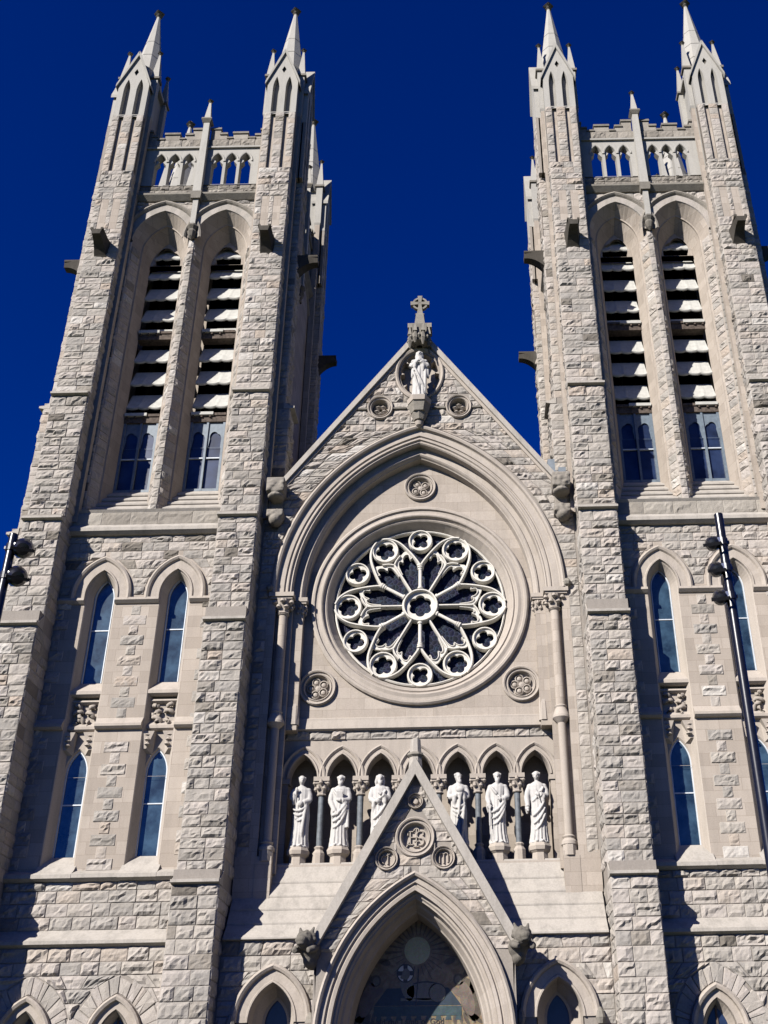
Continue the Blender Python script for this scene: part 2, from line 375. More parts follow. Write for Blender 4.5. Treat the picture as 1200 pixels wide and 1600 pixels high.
# ================================================================= THE CHURCH
TX=10.27; TY=4.36
church=thing('church','pale limestone Gothic church front with twin belfry towers, rose window and gabled portal','church')
def twr(s,k):  # matrix: local tower face frame (u along face, w depth from the plane of the tower front, z) -> world
    return Matrix.Diagonal((s,1,1,1))@Matrix.Translation((TX,TY,0))@Matrix.Rotation(-math.pi/2*k,4,'Z')@Matrix.Translation((0,-TY,0))
BU=3.61; BH=.71
LV=[(27.66,40.2,-.60),(21.85,27.66,-.80),(17.76,21.85,-1.02),(8.78,17.76,-1.40),(0,8.78,-1.75)]
def gable_head(mb,u):
    # buttress head: two tall blind lancets, flat panels, gable
    w0=-.60; x0,x1=u-BH-.02,u+BH+.02
    a1=Arch(u-.31,.155,45.6,.85); a2=Arch(u+.31,.155,45.6,.85)
    outer=[(x0,40.2),(x1,40.2),(x1,46.05),(u,48.25),(x0,46.05)]
    dia=[(u,46.7),(u+.11,46.95),(u,47.2),(u-.11,46.95)]
    mb.plate(w0,[(x0,43.9),(x1,43.9),(x1,46.05),(u,48.25),(x0,46.05)],[a1.pts(0,6,43.95),a2.pts(0,6,43.95),dia],'pale',.55)
    for a in (a1,a2):
        mould(mb,a,[(0,w0),(-.03,w0+.25)],43.95,6,'pale',.4)
        mb.plate(w0+.25,a.pts(-.03,6,43.95),[],'pale',.15)
        x=a.c; mb.add([(x-.155,w0,43.80),(x+.155,w0,43.80),(x+.155,w0+.25,44.15),(x-.155,w0+.25,44.15)],[(0,1,2,3)],'pale',.7)
    mb.prism_y(dia,w0+.12,w0+.3,'dark',.2)
    mb.box(u-.14,u+.14,w0+.1,w0+.14,46.6,47.3,'dark',.3)
    mb.box(x0,x1,w0+.26,.1,40.2,46.05,'pale',.45); mb.prism_y([(x0,46.05),(x1,46.05),(u,48.25)],w0+.27,.1,'pale',.45)
    for xx in (x0,x1): mb.add([(xx,w0,43.9),(xx,w0+.3,43.9),(xx,w0+.3,46.05),(xx,w0,46.05)],[(0,1,2,3)],'pale',.5)
    # coping of the little gable
    for sg in (-1,1):
        P=[(u+sg*.03,48.42),(u+sg*(BH+.13),46.02),(u+sg*(BH+.13),45.82),(u,48.12)]
        mb.prism_y(P,w0-.10,.25,'pale',.35)
    # rough middle part with two grooves
    for l,r in ((x0,u-.42),(u-.20,u+.20),(u+.42,x1)):
        stones(mb,(0,w0,0),(1,0,0),(0,0,1),(0,-1,0),40.2,43.9,(l,r),sl=(.35,.6),amp=.035,tb=.08)
        mb.box(l,r,w0,w0+.2,40.2,43.88,'mortar')
    mb.box(x0,x1,w0+.13,w0+.3,40.2,43.9,'ash',.5)
def buttress_front(u,seed,zmin,head=True,cl=(0,0)):
    mb=MB(); rs=random.Random(seed)
    x0,x1=u-BH+cl[0],u+BH-cl[1]
    for i,(a,b,wf) in enumerate(LV):
        if b<=zmin: continue
        a=max(a,zmin); top=b
        if i>0:
            hh=(0,.25,.25,.55,.42)[i]
            weather(mb,x0-.03,x1+.03,LV[i-1][2],wf,b-hh,b+.02,tone=.6)
            top=b-hh-.03
        mb.box(x0,x1,wf,.8,a,b,'mortar')
        if i==0:
            # flat twin panels 36.5-38.4
            for l,r in ((x0,u-.43),(u-.10,u+.10),(u+.43,x1)): stones(mb,(0,wf,0),(1,0,0),(0,0,1),(0,-1,0),36.6,38.4,(l,r),sl=(.4,.7),amp=.05,rs=rs,tb=.06)
            for l in (u-.43,u+.10): mb.box(l,l+.33,wf-.006,wf,36.6,38.4,'ash',.5)
            stones(mb,(0,wf,0),(1,0,0),(0,0,1),(0,-1,0),38.4,top,(x0,x1),rs=rs,amp=.06,tb=.06)
            stones(mb,(0,wf,0),(1,0,0),(0,0,1),(0,-1,0),a,36.6,(x0,x1),rs=rs,amp=.06,tb=.04)
        else:
            ch=(.32,.42) if i<4 else (.38,.46)
            stones(mb,(0,wf,0),(1,0,0),(0,0,1),(0,-1,0),a,top,(x0,x1),ch=ch,rs=rs,amp=.075,tb=-.05 if i>2 else 0)
        for xx,nn in ((x0,-1),(x1,1)):
            stones(mb,(xx,0,0),(0,1,0),(0,0,1),(nn,0,0),a,top,(wf,.15),rs=rs,amp=.045,sl=(.5,1.2),ch=(.34,.44),tb=.05)
    if head: gable_head(mb,u)
    return mb
def spout():
    mb=MB(); n=7; v=[]
    for i in range(n):
        t=i/(n-1); y=-.50-1.0*t
        hw=.40-.17*t**.6; top=35.75-.02*t; bot=34.75+.72*(1-(1-t)**2.2)
        hb=hw*.75
        v+=[(-hw,y,top),(hw,y,top),(hb,y,bot),(-hb,y,bot)]
    fs=[]
    for i in range(n-1):
        for k in range(4): fs.append((i*4+k,i*4+(k+1)%4,(i+1)*4+(k+1)%4,(i+1)*4+k))
    fs.append((4*n-4,4*n-3,4*n-2,4*n-1)); mb.add(v,fs,'spout',.5)
    mb.box(-.27,-.17,-1.5,-.6,35.73,35.83,'spout',.6); mb.box(.17,.27,-1.5,-.6,35.73,35.83,'spout',.6)
    return mb
def pinnacle():
    mb=MB(); cx,cy=BU,.75
    mb.box(cx-.70,cx+.70,cy-.70,cy+.70,39,46.9,'pale',.4)
    mb.frust(cx,cy,46.8,.98,47.0,.98,8,'pale',.5)
    mb.frust(cx,cy,47.0,.86,53.1,.07,8,'pale',.55)
    for z in (48.2,49.4,50.6,51.7):
        r=.86*(53.1-z)/6.1+.045; mb.frust(cx,cy,z,r+.01,z+.03,r-.005,8,'pale',.2,cap=False)
    knob(mb,cx,cy,53.25,.24)
    for sx in (-1,1):
        for sy in(-1,1):
            x,y=cx+sx*.76,cy+sy*.76
            mb.box(x-.17,x+.17,y-.17,y+.17,44.3,46.95,'pale',.5)
            mb.add([(x-.17,y-.17,44.3),(x+.17,y-.17,44.3),(x+.17,y+.17,44.3),(x-.17,y+.17,44.3),(x-sx*.1,y-sy*.1,43.4)],[(0,1,4),(1,2,4),(2,3,4),(3,0,4)],'pale',.4)
            mb.box(x-.25,x+.25,y-.25,y+.25,46.95,47.08,'dark',.7)
            mb.frust(x,y,47.08,.27,49.0,.05,4,'pale',.55); knob(mb,x,y,49.1,.13)
            # corner shaft filling the angle, down the tower
            mb.box(x-.13,x+.13,y-.13,y+.13,22,44.3,'ash',.45)
    return mb
# belfry face ----------------------------------------------------------------
BW=.25; BI=1.45
def belfry_face(seed):
    mb=MB(); rs=random.Random(seed)
    A=[Arch(s*1.39,1.27,36.7,1.72) for s in (-1,1)]
    zb=22.5
    outer=[(-2.95,22.45),(2.95,22.45),(2.95,39.3),(-2.95,39.3)]
    mb.plate(BW,outer,[a.pts(0,10,zb+.05) for a in A],'mortar',.4)
    stones(mb,(0,BW,0),(1,0,0),(0,0,1),(0,-1,0),36.6,39.05,lambda z:minus((-2.9,2.9),[arch_cut(a,z,.42,20) for a in A]),rs=rs,amp=.05,tb=.06)
    for a in A:
        # outer rough ring, hood, splay in two orders, inner frame
        mould(mb,a,[(.36,BW),(.36,BW-.06),(.02,BW-.06),(0,BW)],36.75,10,'rock',.55,vs=1)
        mould(mb,a,[(.56,BW),(.54,BW-.16),(.46,BW-.19),(.40,BW-.14),(.34,BW-.05)],36.75,10,'grey',.6)
        mid=Arch(a.c,1.0,36.5,1.58); mid2=Arch(a.c,.94,36.5,1.52); inn=Arch(a.c,.73,36.0,1.55)
        loft(mb,[(a,BW,zb),(mid,BW+.5,zb),(mid2,BW+.52,zb),(mid2,BW+.60,zb),(inn,BI,zb)],10,'ash',.45)
        for sg in (-1,1):
            x0=a.c+sg*1.27; x1=a.c+sg*1.0
            d=Vector((x1-x0,.5,0)); L=d.length; d.normalize(); nn=Vector((-d.y*sg,d.x*sg,0)); nn=nn if nn.x*sg<0 else -nn
            stones(mb,(x0,BW,0),tuple(d),(0,0,1),tuple(nn),zb+.1,36.4,(0.02,L-.03),rs=rs,amp=.05,sl=(.5,.7),ch=(.34,.42),tb=.12 if sg>0 else .12)
    # rough nosing of the pier and the jambs next to the buttresses
    stones(mb,(0,BW-.01,0),(1,0,0),(0,0,1),(0,-1,0),zb+.02,36.6,(-.13,.13),rs=rs,amp=.05)
    for sg in (-1,1):
        stones(mb,(0,BW-.005,0),(1,0,0),(0,0,1),(0,-1,0),zb+.02,36.6,tuple(sorted((sg*2.66,sg*2.93))),rs=rs,amp=.05)
    return mb
def belfry_sill():
    mb=MB(); n=5
    for i in range(n):
        t0=i/n; t1=(i+1)/n
        y0=BW+(BI-BW)*t0; y1=BW+(BI-BW)*t1+.06; z0=22.5+1.75*t0; z1=22.5+1.75*t1
        mb.prism_x([(y0-.05,z0-.02),(y0-.05,z0+.05),(y1,z1+.01),(y1,z0-.3)],-2.66+t0*.5,2.66-t0*.5,'slope',.55+.1*math.sin(i*2.3))
    mb.box(-2.93,2.93,BW-.04,BW+.3,21.9,22.5,'mortar')
    return mb
def louvres(seed):
    mb=MB()
    for c in (-1.39,1.39):
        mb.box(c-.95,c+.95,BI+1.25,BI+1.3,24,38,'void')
        for z in (28.3,29.52,30.74,33.0,34.22,35.44,36.62):
            hh=1.0; hw=.74 
            n=12; v=[]
            for i in range(n+1):
                t=i/n; x=c-hw+2*hw*t; sc_=abs(math.sin(3*math.pi*t)); dz=-.055*sc_**.7
                v+= [(x,BI-.02,z+dz+.02),(x,BI-.05,z+dz+.07),(x,BI+.42,z+hh),(x,BI+.46,z+hh-.05),(x,BI+.02,z+dz)]
            fs=[(i*5+k,(i+1)*5+k,(i+1)*5+(k+1)%5,i*5+(k+1)%5) for i in range(n) for k in range(5)]
            mb.add(v,fs,'louvre',.5)
        for z in (27.55,31.95):
            mb.box(c-.74,c+.74,BI-.05,BI+.4,z,z+.30,'beam')
            mb.box(c-.20,c+.72,BI-.16,BI+.2,z+.30,z+.44,'louvre'); mb.box(c-.72,c-.20,BI-.10,BI+.2,z+.30,z+.42,'beam')  # slab coloured in two: pale for its sunlit part, dark for its shaded part
            for q in (-.1,.25,.6): mb.box(c+q,c+q+.07,BI-.13,BI-.02,z+.2,z+.31,'beam')
        mb.box(c-.74,c+.74,BI+.1,BI+.2,32.35,32.62,'louvre')
        # trefoiled head plate
        a=Arch(c,.74,36.0,1.56)
        tre=[]
        for i in range(25):
            t=math.pi*i/24; r=.50+.13*abs(math.cos(1.5*t)); tre.append((c-r*math.cos(t)*1.0,36.35+r*math.sin(t)*1.55))
        mb.plate(BI-.04,a.pts(0,8,36.2),[[(c-.62,36.21)]+tre+[(c+.62,36.21)]],'ash',.4)
        mb.plate(BI+.10,a.pts(0,8,36.2),[[(c-.62,36.21)]+tre+[(c+.62,36.21)]],'ash',.4)
    return mb
def belfry_window():
    mb=MB()
    for c in (-1.39,1.39):
        mb.box(c-.73,c+.73,BI+.10,BI+.12,24.2,27.6,'bglass')
        for x,wd in ((c-.73,.10),(c-.04,.09),(c+.63,.10)): mb.box(x,x+wd,BI-.02,BI+.14,24.2,27.56,'frame')
        mb.box(c-.73,c+.73,BI-.01,BI+.13,24.2,24.32,'frame'); mb.box(c-.73,c+.73,BI+.03,BI+.11,25.78,25.83,'bar')
        for l in (-.34,.34):
            a=Arch(c+l,.29,26.5,.5); hole=[]
            for i in range(19):
                t=math.pi*i/18; r=.20+.06*abs(math.cos(1.5*t)); hole.append((c+l-r*math.cos(t),26.75+r*1.4*math.sin(t)))
            mb.plate(BI+.04,[(c+l-.30,26.3),(c+l+.30,26.3),(c+l+.30,27.56),(c+l-.30,27.56)],[[(c+l-.25,26.31)]+hole+[(c+l+.25,26.31)]],'frame')
    return mb
def parapet(seed):
    mb=MB(); rs=random.Random(seed)
    # moulded string and rough base course
    mb.prism_x([(BW+.3,38.95),(BW-.10,39.0),(BW-.30,39.22),(BW-.30,39.32),(BW-.12,39.42),(BW+.3,39.42)],-2.95,2.95,'dark',.8)
    mb.box(-2.95,2.95,BW-.04,BW+.35,39.4,39.98,'mortar')
    stones(mb,(0,BW-.04,0),(1,0,0),(0,0,1),(0,-1,0),39.42,39.98,(-2.9,2.9),rs=rs,mat='grey',ch=(.28,.3),amp=.06)
    mb.prism_x([(BW-.08,39.98),(BW+.05,40.1),(BW+.4,40.1),(BW+.4,39.98)],-2.95,2.95,'slope',.6)
    y0,y1=BW,BW+.42
    xs=[.68,1.34,2.0]; ops=[Arch(s*x,.262,41.6,.52) for x in xs for s in (-1,1)]
    outer=[(-2.95,40.1),(2.95,40.1),(2.95,42.45),(-2.95,42.45)]
    for y in (y0,y1): mb.plate(y,outer,[a.pts(0,6,40.12) for a in ops],'pale',.5)
    for a in ops:
        mould(mb,a,[(0,y0),(0,y1)],40.12,6,'pale',.45)
        mould(mb,a,[(.10,y0),(.07,y0-.05),(.02,y0-.04),(0,y0)],41.6,6,'pale',.6)
        for sg in (-1,1):   # cusps of the trefoil head
            mb.prism_y([(a.c+sg*.262,41.45),(a.c+sg*.09,41.68),(a.c+sg*.18,41.80),(a.c+sg*.25,41.9)],y0+.06,y1-.06,'pale',.5)
    mb.box(-2.95,2.95,y0-.10,y1+.05,42.45,42.55,'pale',.4)
    mb.box(-2.95,2.95,y0,y1,42.55,43.1,'mortar')
    stones(mb,(0,y0,0),(1,0,0),(0,0,1),(0,-1,0),42.55,43.1,(-2.93,2.93),rs=rs,mat='grey',ch=(.5,.6),sl=(.5,.9),amp=.05,tb=.1)
    z=43.1
    for x0,x1,zt in ((-2.95,-2.6,43.75),(-1.98,-1.28,43.55),(-.66,-.2,43.85),(.2,.66,43.85),(1.28,1.98,43.55),(2.6,2.95,43.75),(-.98,-.66,43.5),(.66,.98,43.5),(-2.6,-2.35,43.4),(2.35,2.6,43.4)):
        mb.box(x0,x1,y0-.01,y1,z,zt-.12,'grey',rs.uniform(.5,.9)); mb.box(x0-.03,x1+.03,y0-.07,y1+.06,zt-.12,zt,'dark',.75)
    for l,r in ((-2.35,-1.98),(-1.28,-.98),(.98,1.28),(1.98,2.35)): mb.box(l,r,y0-.07,y1+.06,43.1,43.2,'dark',.7)
    return mb
def spirelet():
    mb=MB(); y=BW-.16
    # corbel head
    mb.lathe(0,y+.02,[(.02,36.55),(.14,36.7),(.22,36.95),(.16,37.1),(.26,37.25),(.24,37.35)],8,'dark',.5,False)
    mb.frust(0,y,37.3,.17,38.98,.17,4,'pale',.6); mb.frust(0,y,38.9,.30,39.3,.36,4,'dark',.8)
    mb.frust(0,y,39.3,.27,44.0,.19,4,'pale',.65)
    mb.frust(0,y,43.95,.22,44.12,.36,4,'dark',.6); mb.frust(0,y,44.12,.36,44.22,.32,4,'dark',.7)
    mb.frust(0,y,44.2,.22,45.5,.06,4,'pale',.65); knob(mb,0,y,45.6,.13)
    return mb
# ---------------- lower stage of a tower front
def lower_front(s):
    rs=random.Random(40+s); mb=MB()
    cs=(-1.36,1.36)
    up=[Arch(c,.56,18.97,.96) for c in cs]; H=up
    outer=[(-2.95,8.6),(2.95,8.6),(2.95,22.5),(-2.95,22.5)]
    holes=[a.pts(0,8,9.0) for a in up]
    mb.plate(0,outer,holes,'ash',.5)
    # rough masonry above and beside the hoods
    stones(mb,(0,0,0),(1,0,0),(0,0,1),(0,-1,0),18.95,21.4,lambda z:minus((-2.9,2.9),[arch_cut(a,z,.62,10) for a in up]),rs=rs,amp=.06,ch=(.33,.38),tb=.02)
    # belfry base: rough course and string
    mb.box(-2.95,2.95,-.05,.3,21.9,22.42,'mortar'); stones(mb,(0,-.05,0),(1,0,0),(0,0,1),(0,-1,0),21.86,22.42,(-2.9,2.9),rs=rs,mat='grey',tb=.25,sl=(.8,1.4),ch=(.5,.6),amp=.04)
    mb.prism_x([(.1,22.42),(-.05,22.42),(-.12,22.52),(-.02,22.58),(.3,22.58)],-2.93,2.93,'slope',.6)
    mb.prism_x([(.1,21.86),(-.06,21.88),(-.28,21.66),(-.28,21.52),(-.14,21.42),(.1,21.40)],-2.93,2.93,'slope',.6)
    # rough quoins of the edges beside the buttress, and the bars of rough blocks on the piers
    for sg in (-1,1):
        z=9.2
        while z<18.6:
            h=.40; stones(mb,(0,0,0),(1,0,0),(0,0,1),(0,-1,0),z,z+h,tuple(sorted((sg*2.93,sg*(2.93-(.55 if int(z/.4)%2 else .32))))),rs=rs,ch=(h,h),sl=(.6,.8),amp=.05); z+=h
    z=9.15; i=0
    while z<18.4:
        if abs(z-13.8)<.42: z+=.40; i+=1; continue
        hw=(.42,.17)[i%2]; h=.38
        stones(mb,(0,0,0),(1,0,0),(0,0,1),(0,-1,0),z,z+h,(-hw,hw),rs=rs,ch=(h,h),sl=(.9,1.1) if i%2==0 else (.5,.6),amp=.055,tb=.02); z+=h+.01; i+=1
    # walls under the windows
    mb.plate(-.10,[(-2.95,6.8),(2.95,6.8),(2.95,8.9),(-2.95,8.9)],[],'mortar',.4)
    stones(mb,(0,-.10,0),(1,0,0),(0,0,1),(0,-1,0),7.32,8.80,(-2.9,2.9),rs=rs,amp=.075,ch=(.38,.44),sl=(.5,1.0),tb=.05)
    mb.prism_x([(.1,7.34),(-.11,7.34),(-.50,6.98),(-.50,6.88),(-.30,6.80),(.1,6.8)],-2.95,2.95,'slope',.62)
    dr=[Arch(c,.52,4.12,.92) for c in (-1.25,1.45)]
    mb.plate(-.3,[(-2.95,0),(2.95,0),(2.95,6.82),(-2.95,6.82)],[a.pts(0,8,.6) for a in dr],'mortar',.4)
    stones(mb,(0,-.3,0),(1,0,0),(0,0,1),(0,-1,0),.6,6.80,lambda z:minus((-2.9,2.9),[arch_cut(a,z,.92 if z>4.1 else .35,.6) for a in dr]),rs=rs,amp=.08,ch=(.38,.46),sl=(.5,1.0),tb=.03)
    for a in dr:
        # radiating rock-faced voussoirs
        for i in range(14):
            if i==0: cutv=[0]+sorted(min(55,max(1,round(4*k+rs.uniform(-1.3,1.3)))) for k in range(1,14))+[56]
            pr=a.pts(.38,28)[cutv[i]:cutv[i+1]+1]; po=a.pts(rs.uniform(.80,1.0),28)[cutv[i]:cutv[i+1]+1]
            if len(pr)<2: continue
            poly=pr+po[::-1]; g=.02+.035*rs.random()
            cx=sum(p[0] for p in poly)/len(poly); cz=sum(p[1] for p in poly)/len(poly)
            sh=[(cx+(x-cx)*.86,cz+(z-cz)*.86) for x,z in poly]; n=len(poly)
            v=[(x+(cx-x)*.015,-.3,z+(cz-z)*.015) for x,z in poly]+[(x,-.3-g*rs.uniform(.6,1.3),z) for x,z in sh]+[(cx,-.3-g*1.3,cz)]
            mb.add(v,[(k,(k+1)%n,(k+1)%n+n,k+n) for k in range(n)]+[(k+n,(k+1)%n+n,2*n) for k in range(n)],'rock',rs.uniform(.35,.75))
        mould(mb,a,[(.38,-.3),(.36,-.46),(.30,-.50),(.22,-.46),(.20,-.36),(.16,-.34),(0,-.34),(-.04,-.28)],4.3,8,'dress',.5)
        mould(mb,a,[(0,-.34),(-.04,-.28),(-.16,.05),(-.19,.1)],.6,8,'dress',.5)
    return mb,up,dr
def win_part(a,s,lower,par):
    """one lancet of the tower front: deep splay, frame and glass"""
    xf=twr(s,0)
    if not lower:
        mb=MB(xf); z0=15.25
        mould(mb,a,[(0,0),(-.03,.03),(-.17,.36),(-.17,.40),(-.20,.42)],9.05,8,'dress',.6)
        # hood mould
        mould(mb,a,[(.55,0),(.54,-.12),(.47,-.17),(.40,-.13),(.36,-.05),(.10,-.05),(.07,-.10),(.02,-.10),(0,0)],18.75,10,'dress',.55,vs=1)
        for sg in (-1,1): mb.prism_x([(.02,18.78),(-.17,18.78),(-.17,18.70),(-.08,18.62),(.02,18.60)],a.c+min(sg*.0+sg*.02,sg*.02) if 0 else (a.c+.02 if sg>0 else a.c-.98),(a.c+.98 if sg>0 else a.c-.02),'dress',.5) if False else None
        child(mb,'window_surround',par)
        mb=MB(xf)
        mb.plate(.47,a.pts(-.2,8,15.7),[],'glass'); 
        fr=Arch(a.c,.36,18.97,.78); mould(mb,fr,[(0,.40),(-.035,.40),(-.035,.48)],15.7,8,'bar')
        mb.box(a.c-.34,a.c+.34,.44,.47,17.72,17.76,'bar')
        o=child(mb,'lancet_window',par)
        mb=MB(xf)
        # sill slab and carved panel beneath
        mb.prism_x([(.55,15.72),(.42,15.70),(.02,15.28),(.02,15.16),(.12,15.10),(.55,15.08)],a.c-.545,a.c+.545,'dress',.7)
        mb.prism_x([(.42,15.02),(.22,15.0),(.18,14.93),(.28,14.86),(.42,14.86)],a.c-.5,a.c+.5,'dress',.6)
        mb.plate(.36,[(a.c-.55,13.9),(a.c+.55,13.9),(a.c+.55,15.2),(a.c-.55,15.2)],[],'dress',.45)
        child(mb,'window_sill',par)
        # carved foliage in the panel
        mb=MB(xf)
        for q,(x,z,l,an) in enumerate(((0,14.15,.42,90),(-.05,14.55,.34,150),(.05,14.55,.34,30),(-.1,14.3,.34,200),(.1,14.3,.34,-20),(-.15,14.72,.22,115),(.15,14.72,.22,65))):
            an=R_(an+8*a.c); x+=a.c
            P=[(x+l*t*math.cos(an+.9*t*(1 if q%2 else -1)),.30-.10*math.sin(3*t),z+l*t*math.sin(an+.9*t*(1 if q%2 else -1))) for t in (0,.25,.5,.75,1)]
            mb.tube(P,[.05,.085,.06,.09,.05],6,'dress',.3)
        child(mb,'carved_panel',par)
    else:
        gl=Arch(a.c,.36,12.45,.80)
        mb=MB(xf)
        mb.plate(.34,[(a.c-.56,12.3),(a.c+.56,12.3),(a.c+.56,13.92),(a.c-.56,13.92)],[gl.pts(.05,8,12.31)],'dress',.5)
        mould(mb,gl,[(.05,.34),(0,.42)],9.6,8,'dress',.55)
        mb.prism_x([(.55,9.70),(.42,9.68),(.10,9.42),(-.22,9.09),(-.37,8.99),(-.37,8.87),(-.2,8.80),(.2,8.8),(.55,8.8)],a.c-.62,a.c+.62,'slope',.7)
        for sg in (-1,1):  # leaf-carved brackets in the head
            x=a.c+sg*.34
            mb.add([(x-.2,.05,13.8),(x+.2,.05,13.8),(x+.2,.36,13.8),(x-.2,.36,13.8),(x-.06+sg*.1,.12,13.2),(x+.06+sg*.1,.12,13.2),(x+.14,.36,13.05),(x-.14,.36,13.05)],[(0,1,5,4),(1,2,6,5),(3,0,4,7),(4,5,6,7),(0,1,2,3)],'dress',.5)
            for q in range(3): mb.lathe(x+sg*.02*q,.08+.02*q,[(0,13.25+.17*q),(.11,13.33+.17*q),(0,13.45+.17*q)],6,'dress',.4)
        child(mb,'window_surround',par)
        mb=MB(xf); mb.plate(.47,gl.pts(0,8,9.6),[],'glass'); mould(mb,gl,[(0,.42),(-.035,.42),(-.035,.48)],9.6,8,'bar'); mb.box(a.c-.35,a.c+.35,.44,.47,11.38,11.42,'bar')
        child(mb,'lancet_window',par)
def strings(s,par):
    xf=twr(s,0)
    for l,r in ((-2.93,-1.36-.56),(-1.36+.56,1.36-.56),(1.36+.56,2.93)):
        for P,mt in (([(.02,18.80),(-.15,18.80),(-.17,18.70),(-.06,18.60),(.02,18.58)],'dress'),([(.02,14.30),(-.20,14.02),(-.20,13.93),(-.12,13.86),(.02,13.84)],'dress'),([(.02,9.18),(-.36,9.00),(-.36,8.88),(-.20,8.79),(.02,8.78)],'slope')):
            mb=MB(xf); mb.prism_x(P,l,r,mt,.6); child(mb,'string_course',par)
    for c in (-1.36,1.36):
        mb=MB(xf); mb.prism_x([(.36,14.25),(.14,14.03),(.14,13.93),(.20,13.88),(.36,13.86)],c-.55,c+.55,'dress',.6); child(mb,'string_course',par)
def tower(s):
    tw=MB(Matrix.Diagonal((s,1,1,1)))
    # core of the tower: solid shell behind the faces
    x0,x1=TX-3.0,TX+3.0
    tw.box(TX-4.2,TX+4.2,2.7,8.6,0,39.2,'ash',.4)
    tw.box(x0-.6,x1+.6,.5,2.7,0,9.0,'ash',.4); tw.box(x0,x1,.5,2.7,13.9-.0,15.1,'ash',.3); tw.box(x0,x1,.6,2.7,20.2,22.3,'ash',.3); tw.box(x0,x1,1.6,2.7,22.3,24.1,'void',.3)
    tw.box(x0-.6,x1+.6,.6,2.75,38.2,39.2,'ash',.4)
    # corner blocks carrying the pinnacles
    for cx in (TX-BU,TX+BU):
        for cy in (.75,.75+2*BU): tw.box(cx-.68,cx+.68,cy-.7,cy+.68,0,39.1,'ash',.45)
    t=tw.build('bell_tower',church)
    # upper faces
    bm=[belfry_face(100+s),belfry_sill(),louvres(s),belfry_window(),parapet(130+s),spirelet()]
    names=['belfry_wall','belfry_sill','louvre_screen','belfry_window','parapet','parapet_spirelet']
    protos=[b.build(nm,t,twr(s,0)) for b,nm in zip(bm,names)]
    for k in (1,2,3):
        for p in protos: inst(p,t,twr(s,k))
    pn=pinnacle().build('pinnacle',t,twr(s,0))
    for k in (1,2,3): inst(pn,t,twr(s,k))
    sp=spout().build('waterspout',t,twr(s,0)@Matrix.Translation((BU,0,0)))
    for k in range(4):
        for u in (-BU,BU):
            if not(k==0 and u>0): inst(sp,t,twr(s,k)@Matrix.Translation((u,.2 if k in (1,3) else 0,0)))
    for u in (-BU,BU): buttress_front(u,300+s*7+int(u),0).build('buttress',t,twr(s,0))
    hi=[buttress_front(u,330+s*7+int(u),0,True,(0,0)).build('buttress',t,twr(s,3)@Matrix.Translation((0,.2,0))) for u in (-BU,BU)]
    hi2=[buttress_front(u,360+s*7+int(u),18.5,True,(0,.32)).build('buttress',t,twr(s,1)@Matrix.Translation((0,.2,0))) for u in (-BU,BU)]
    for h in hi2: inst(h,t,twr(s,2))
    mb,up,dr=lower_front(s); mb.build('lower_wall',t,twr(s,0))
    for a in up: win_part(a,s,False,t); win_part(a,s,True,t)
    strings(s,t)
    for a in dr:
        mb=MB(twr(s,0)); mb.plate(.06,a.pts(-.19,8,.6),[],'bglass'); mb.box(a.c-.03,a.c+.03,.02,.06,.6,4.9,'beam'); child(mb,'ground_window',t)
        for sg in (-1,1):
            mb=MB(twr(s,0)); mb.lathe(a.c+sg*.86,-.42,[(0,4.0),(.10,4.08),(.13,4.2),(.09,4.32),(0,4.4)],8,'dark',.8); child(mb,'label_stop',t)
    return t
towers=[tower(-1),tower(1)]

# ================================================================= CENTRAL BAY
YP=.85
MA=Arch(0,5.37,18.88,7.25)           # outer edge of the great arch
def gable_half(z): return (30.55-z)/1.36
mb=MB(); rs=random.Random(5)
outer=[(-5.9,13.9),(-5.25,13.9),(-5.25,18.8)]
# wall plate of the gable round the arch
holesg=[ell0(c,27.05,.35,.385) for c in (-1.58,1.58)]+[ell0(0,28.72,.80,1.06)]
wall=[(-5.95,9.0),(-5.2,9.0),(-5.2,18.9)]+MA.pts(-.3,16)[1:-1]+[(5.2,18.9),(5.2,9.0),(5.95,9.0),(5.95,23.4),(5.2,23.4),(0,30.4),(-5.2,23.4),(-5.95,23.4)]
mb.plate(0,wall,holesg,'mortar',.4)
def gspan(z):
    h=gable_half(z) if z>23.4 else 5.86
    m=MA.half(z,.10) if z>18.9 else 5.25
    if z<MA.apex(.10) and m>0: return [(-h,-m),(m,h)] if h>m+.05 else []
    return [(-h,h)]
def gspan2(z):
    sp=gspan(z)
    cuts=[]
    for c,zc,r,zs in ((-1.58,27.06,.60,1.05),(1.58,27.06,.60,1.05),(0,28.72,1.0,1.33)):
        t=(z-zc)/zs
        if abs(t)<r: q=math.sqrt(r*r-t*t); cuts.append((c-q,c+q))
    o=[]
    for p in sp: o+=minus(p,cuts)
    return o
stones(mb,(0,0,0),(1,0,0),(0,0,1),(0,-1,0),19.0,30.3,gspan2,rs=rs,amp=.07,ch=(.31,.38),sl=(.4,.8),tb=.08)
for sg in (-1,1):
    stones(mb,(0,0,0),(1,0,0),(0,0,1),(0,-1,0),9.4,19.0,tuple(sorted((sg*5.48,sg*5.86))),rs=rs,amp=.05,ch=(.36,.44),sl=(.3,.6))
    mb.box(*sorted((sg*5.2,sg*5.48)),-.012,.3,9.4,18.9,'ash',.6)
    mb.prism_x([(.0,27.08),(-.10,27.04),(-.10,26.96),(.0,26.92)],*sorted((sg*.55,sg*1.05)),'dark',.6); mb.prism_x([(.0,27.08),(-.10,27.04),(-.10,26.96),(.0,26.92)],*sorted((sg*2.11,sg*2.47)),'dark',.6) 
gw=mb.build('gable_wall',church)
mb=MB()   # coping
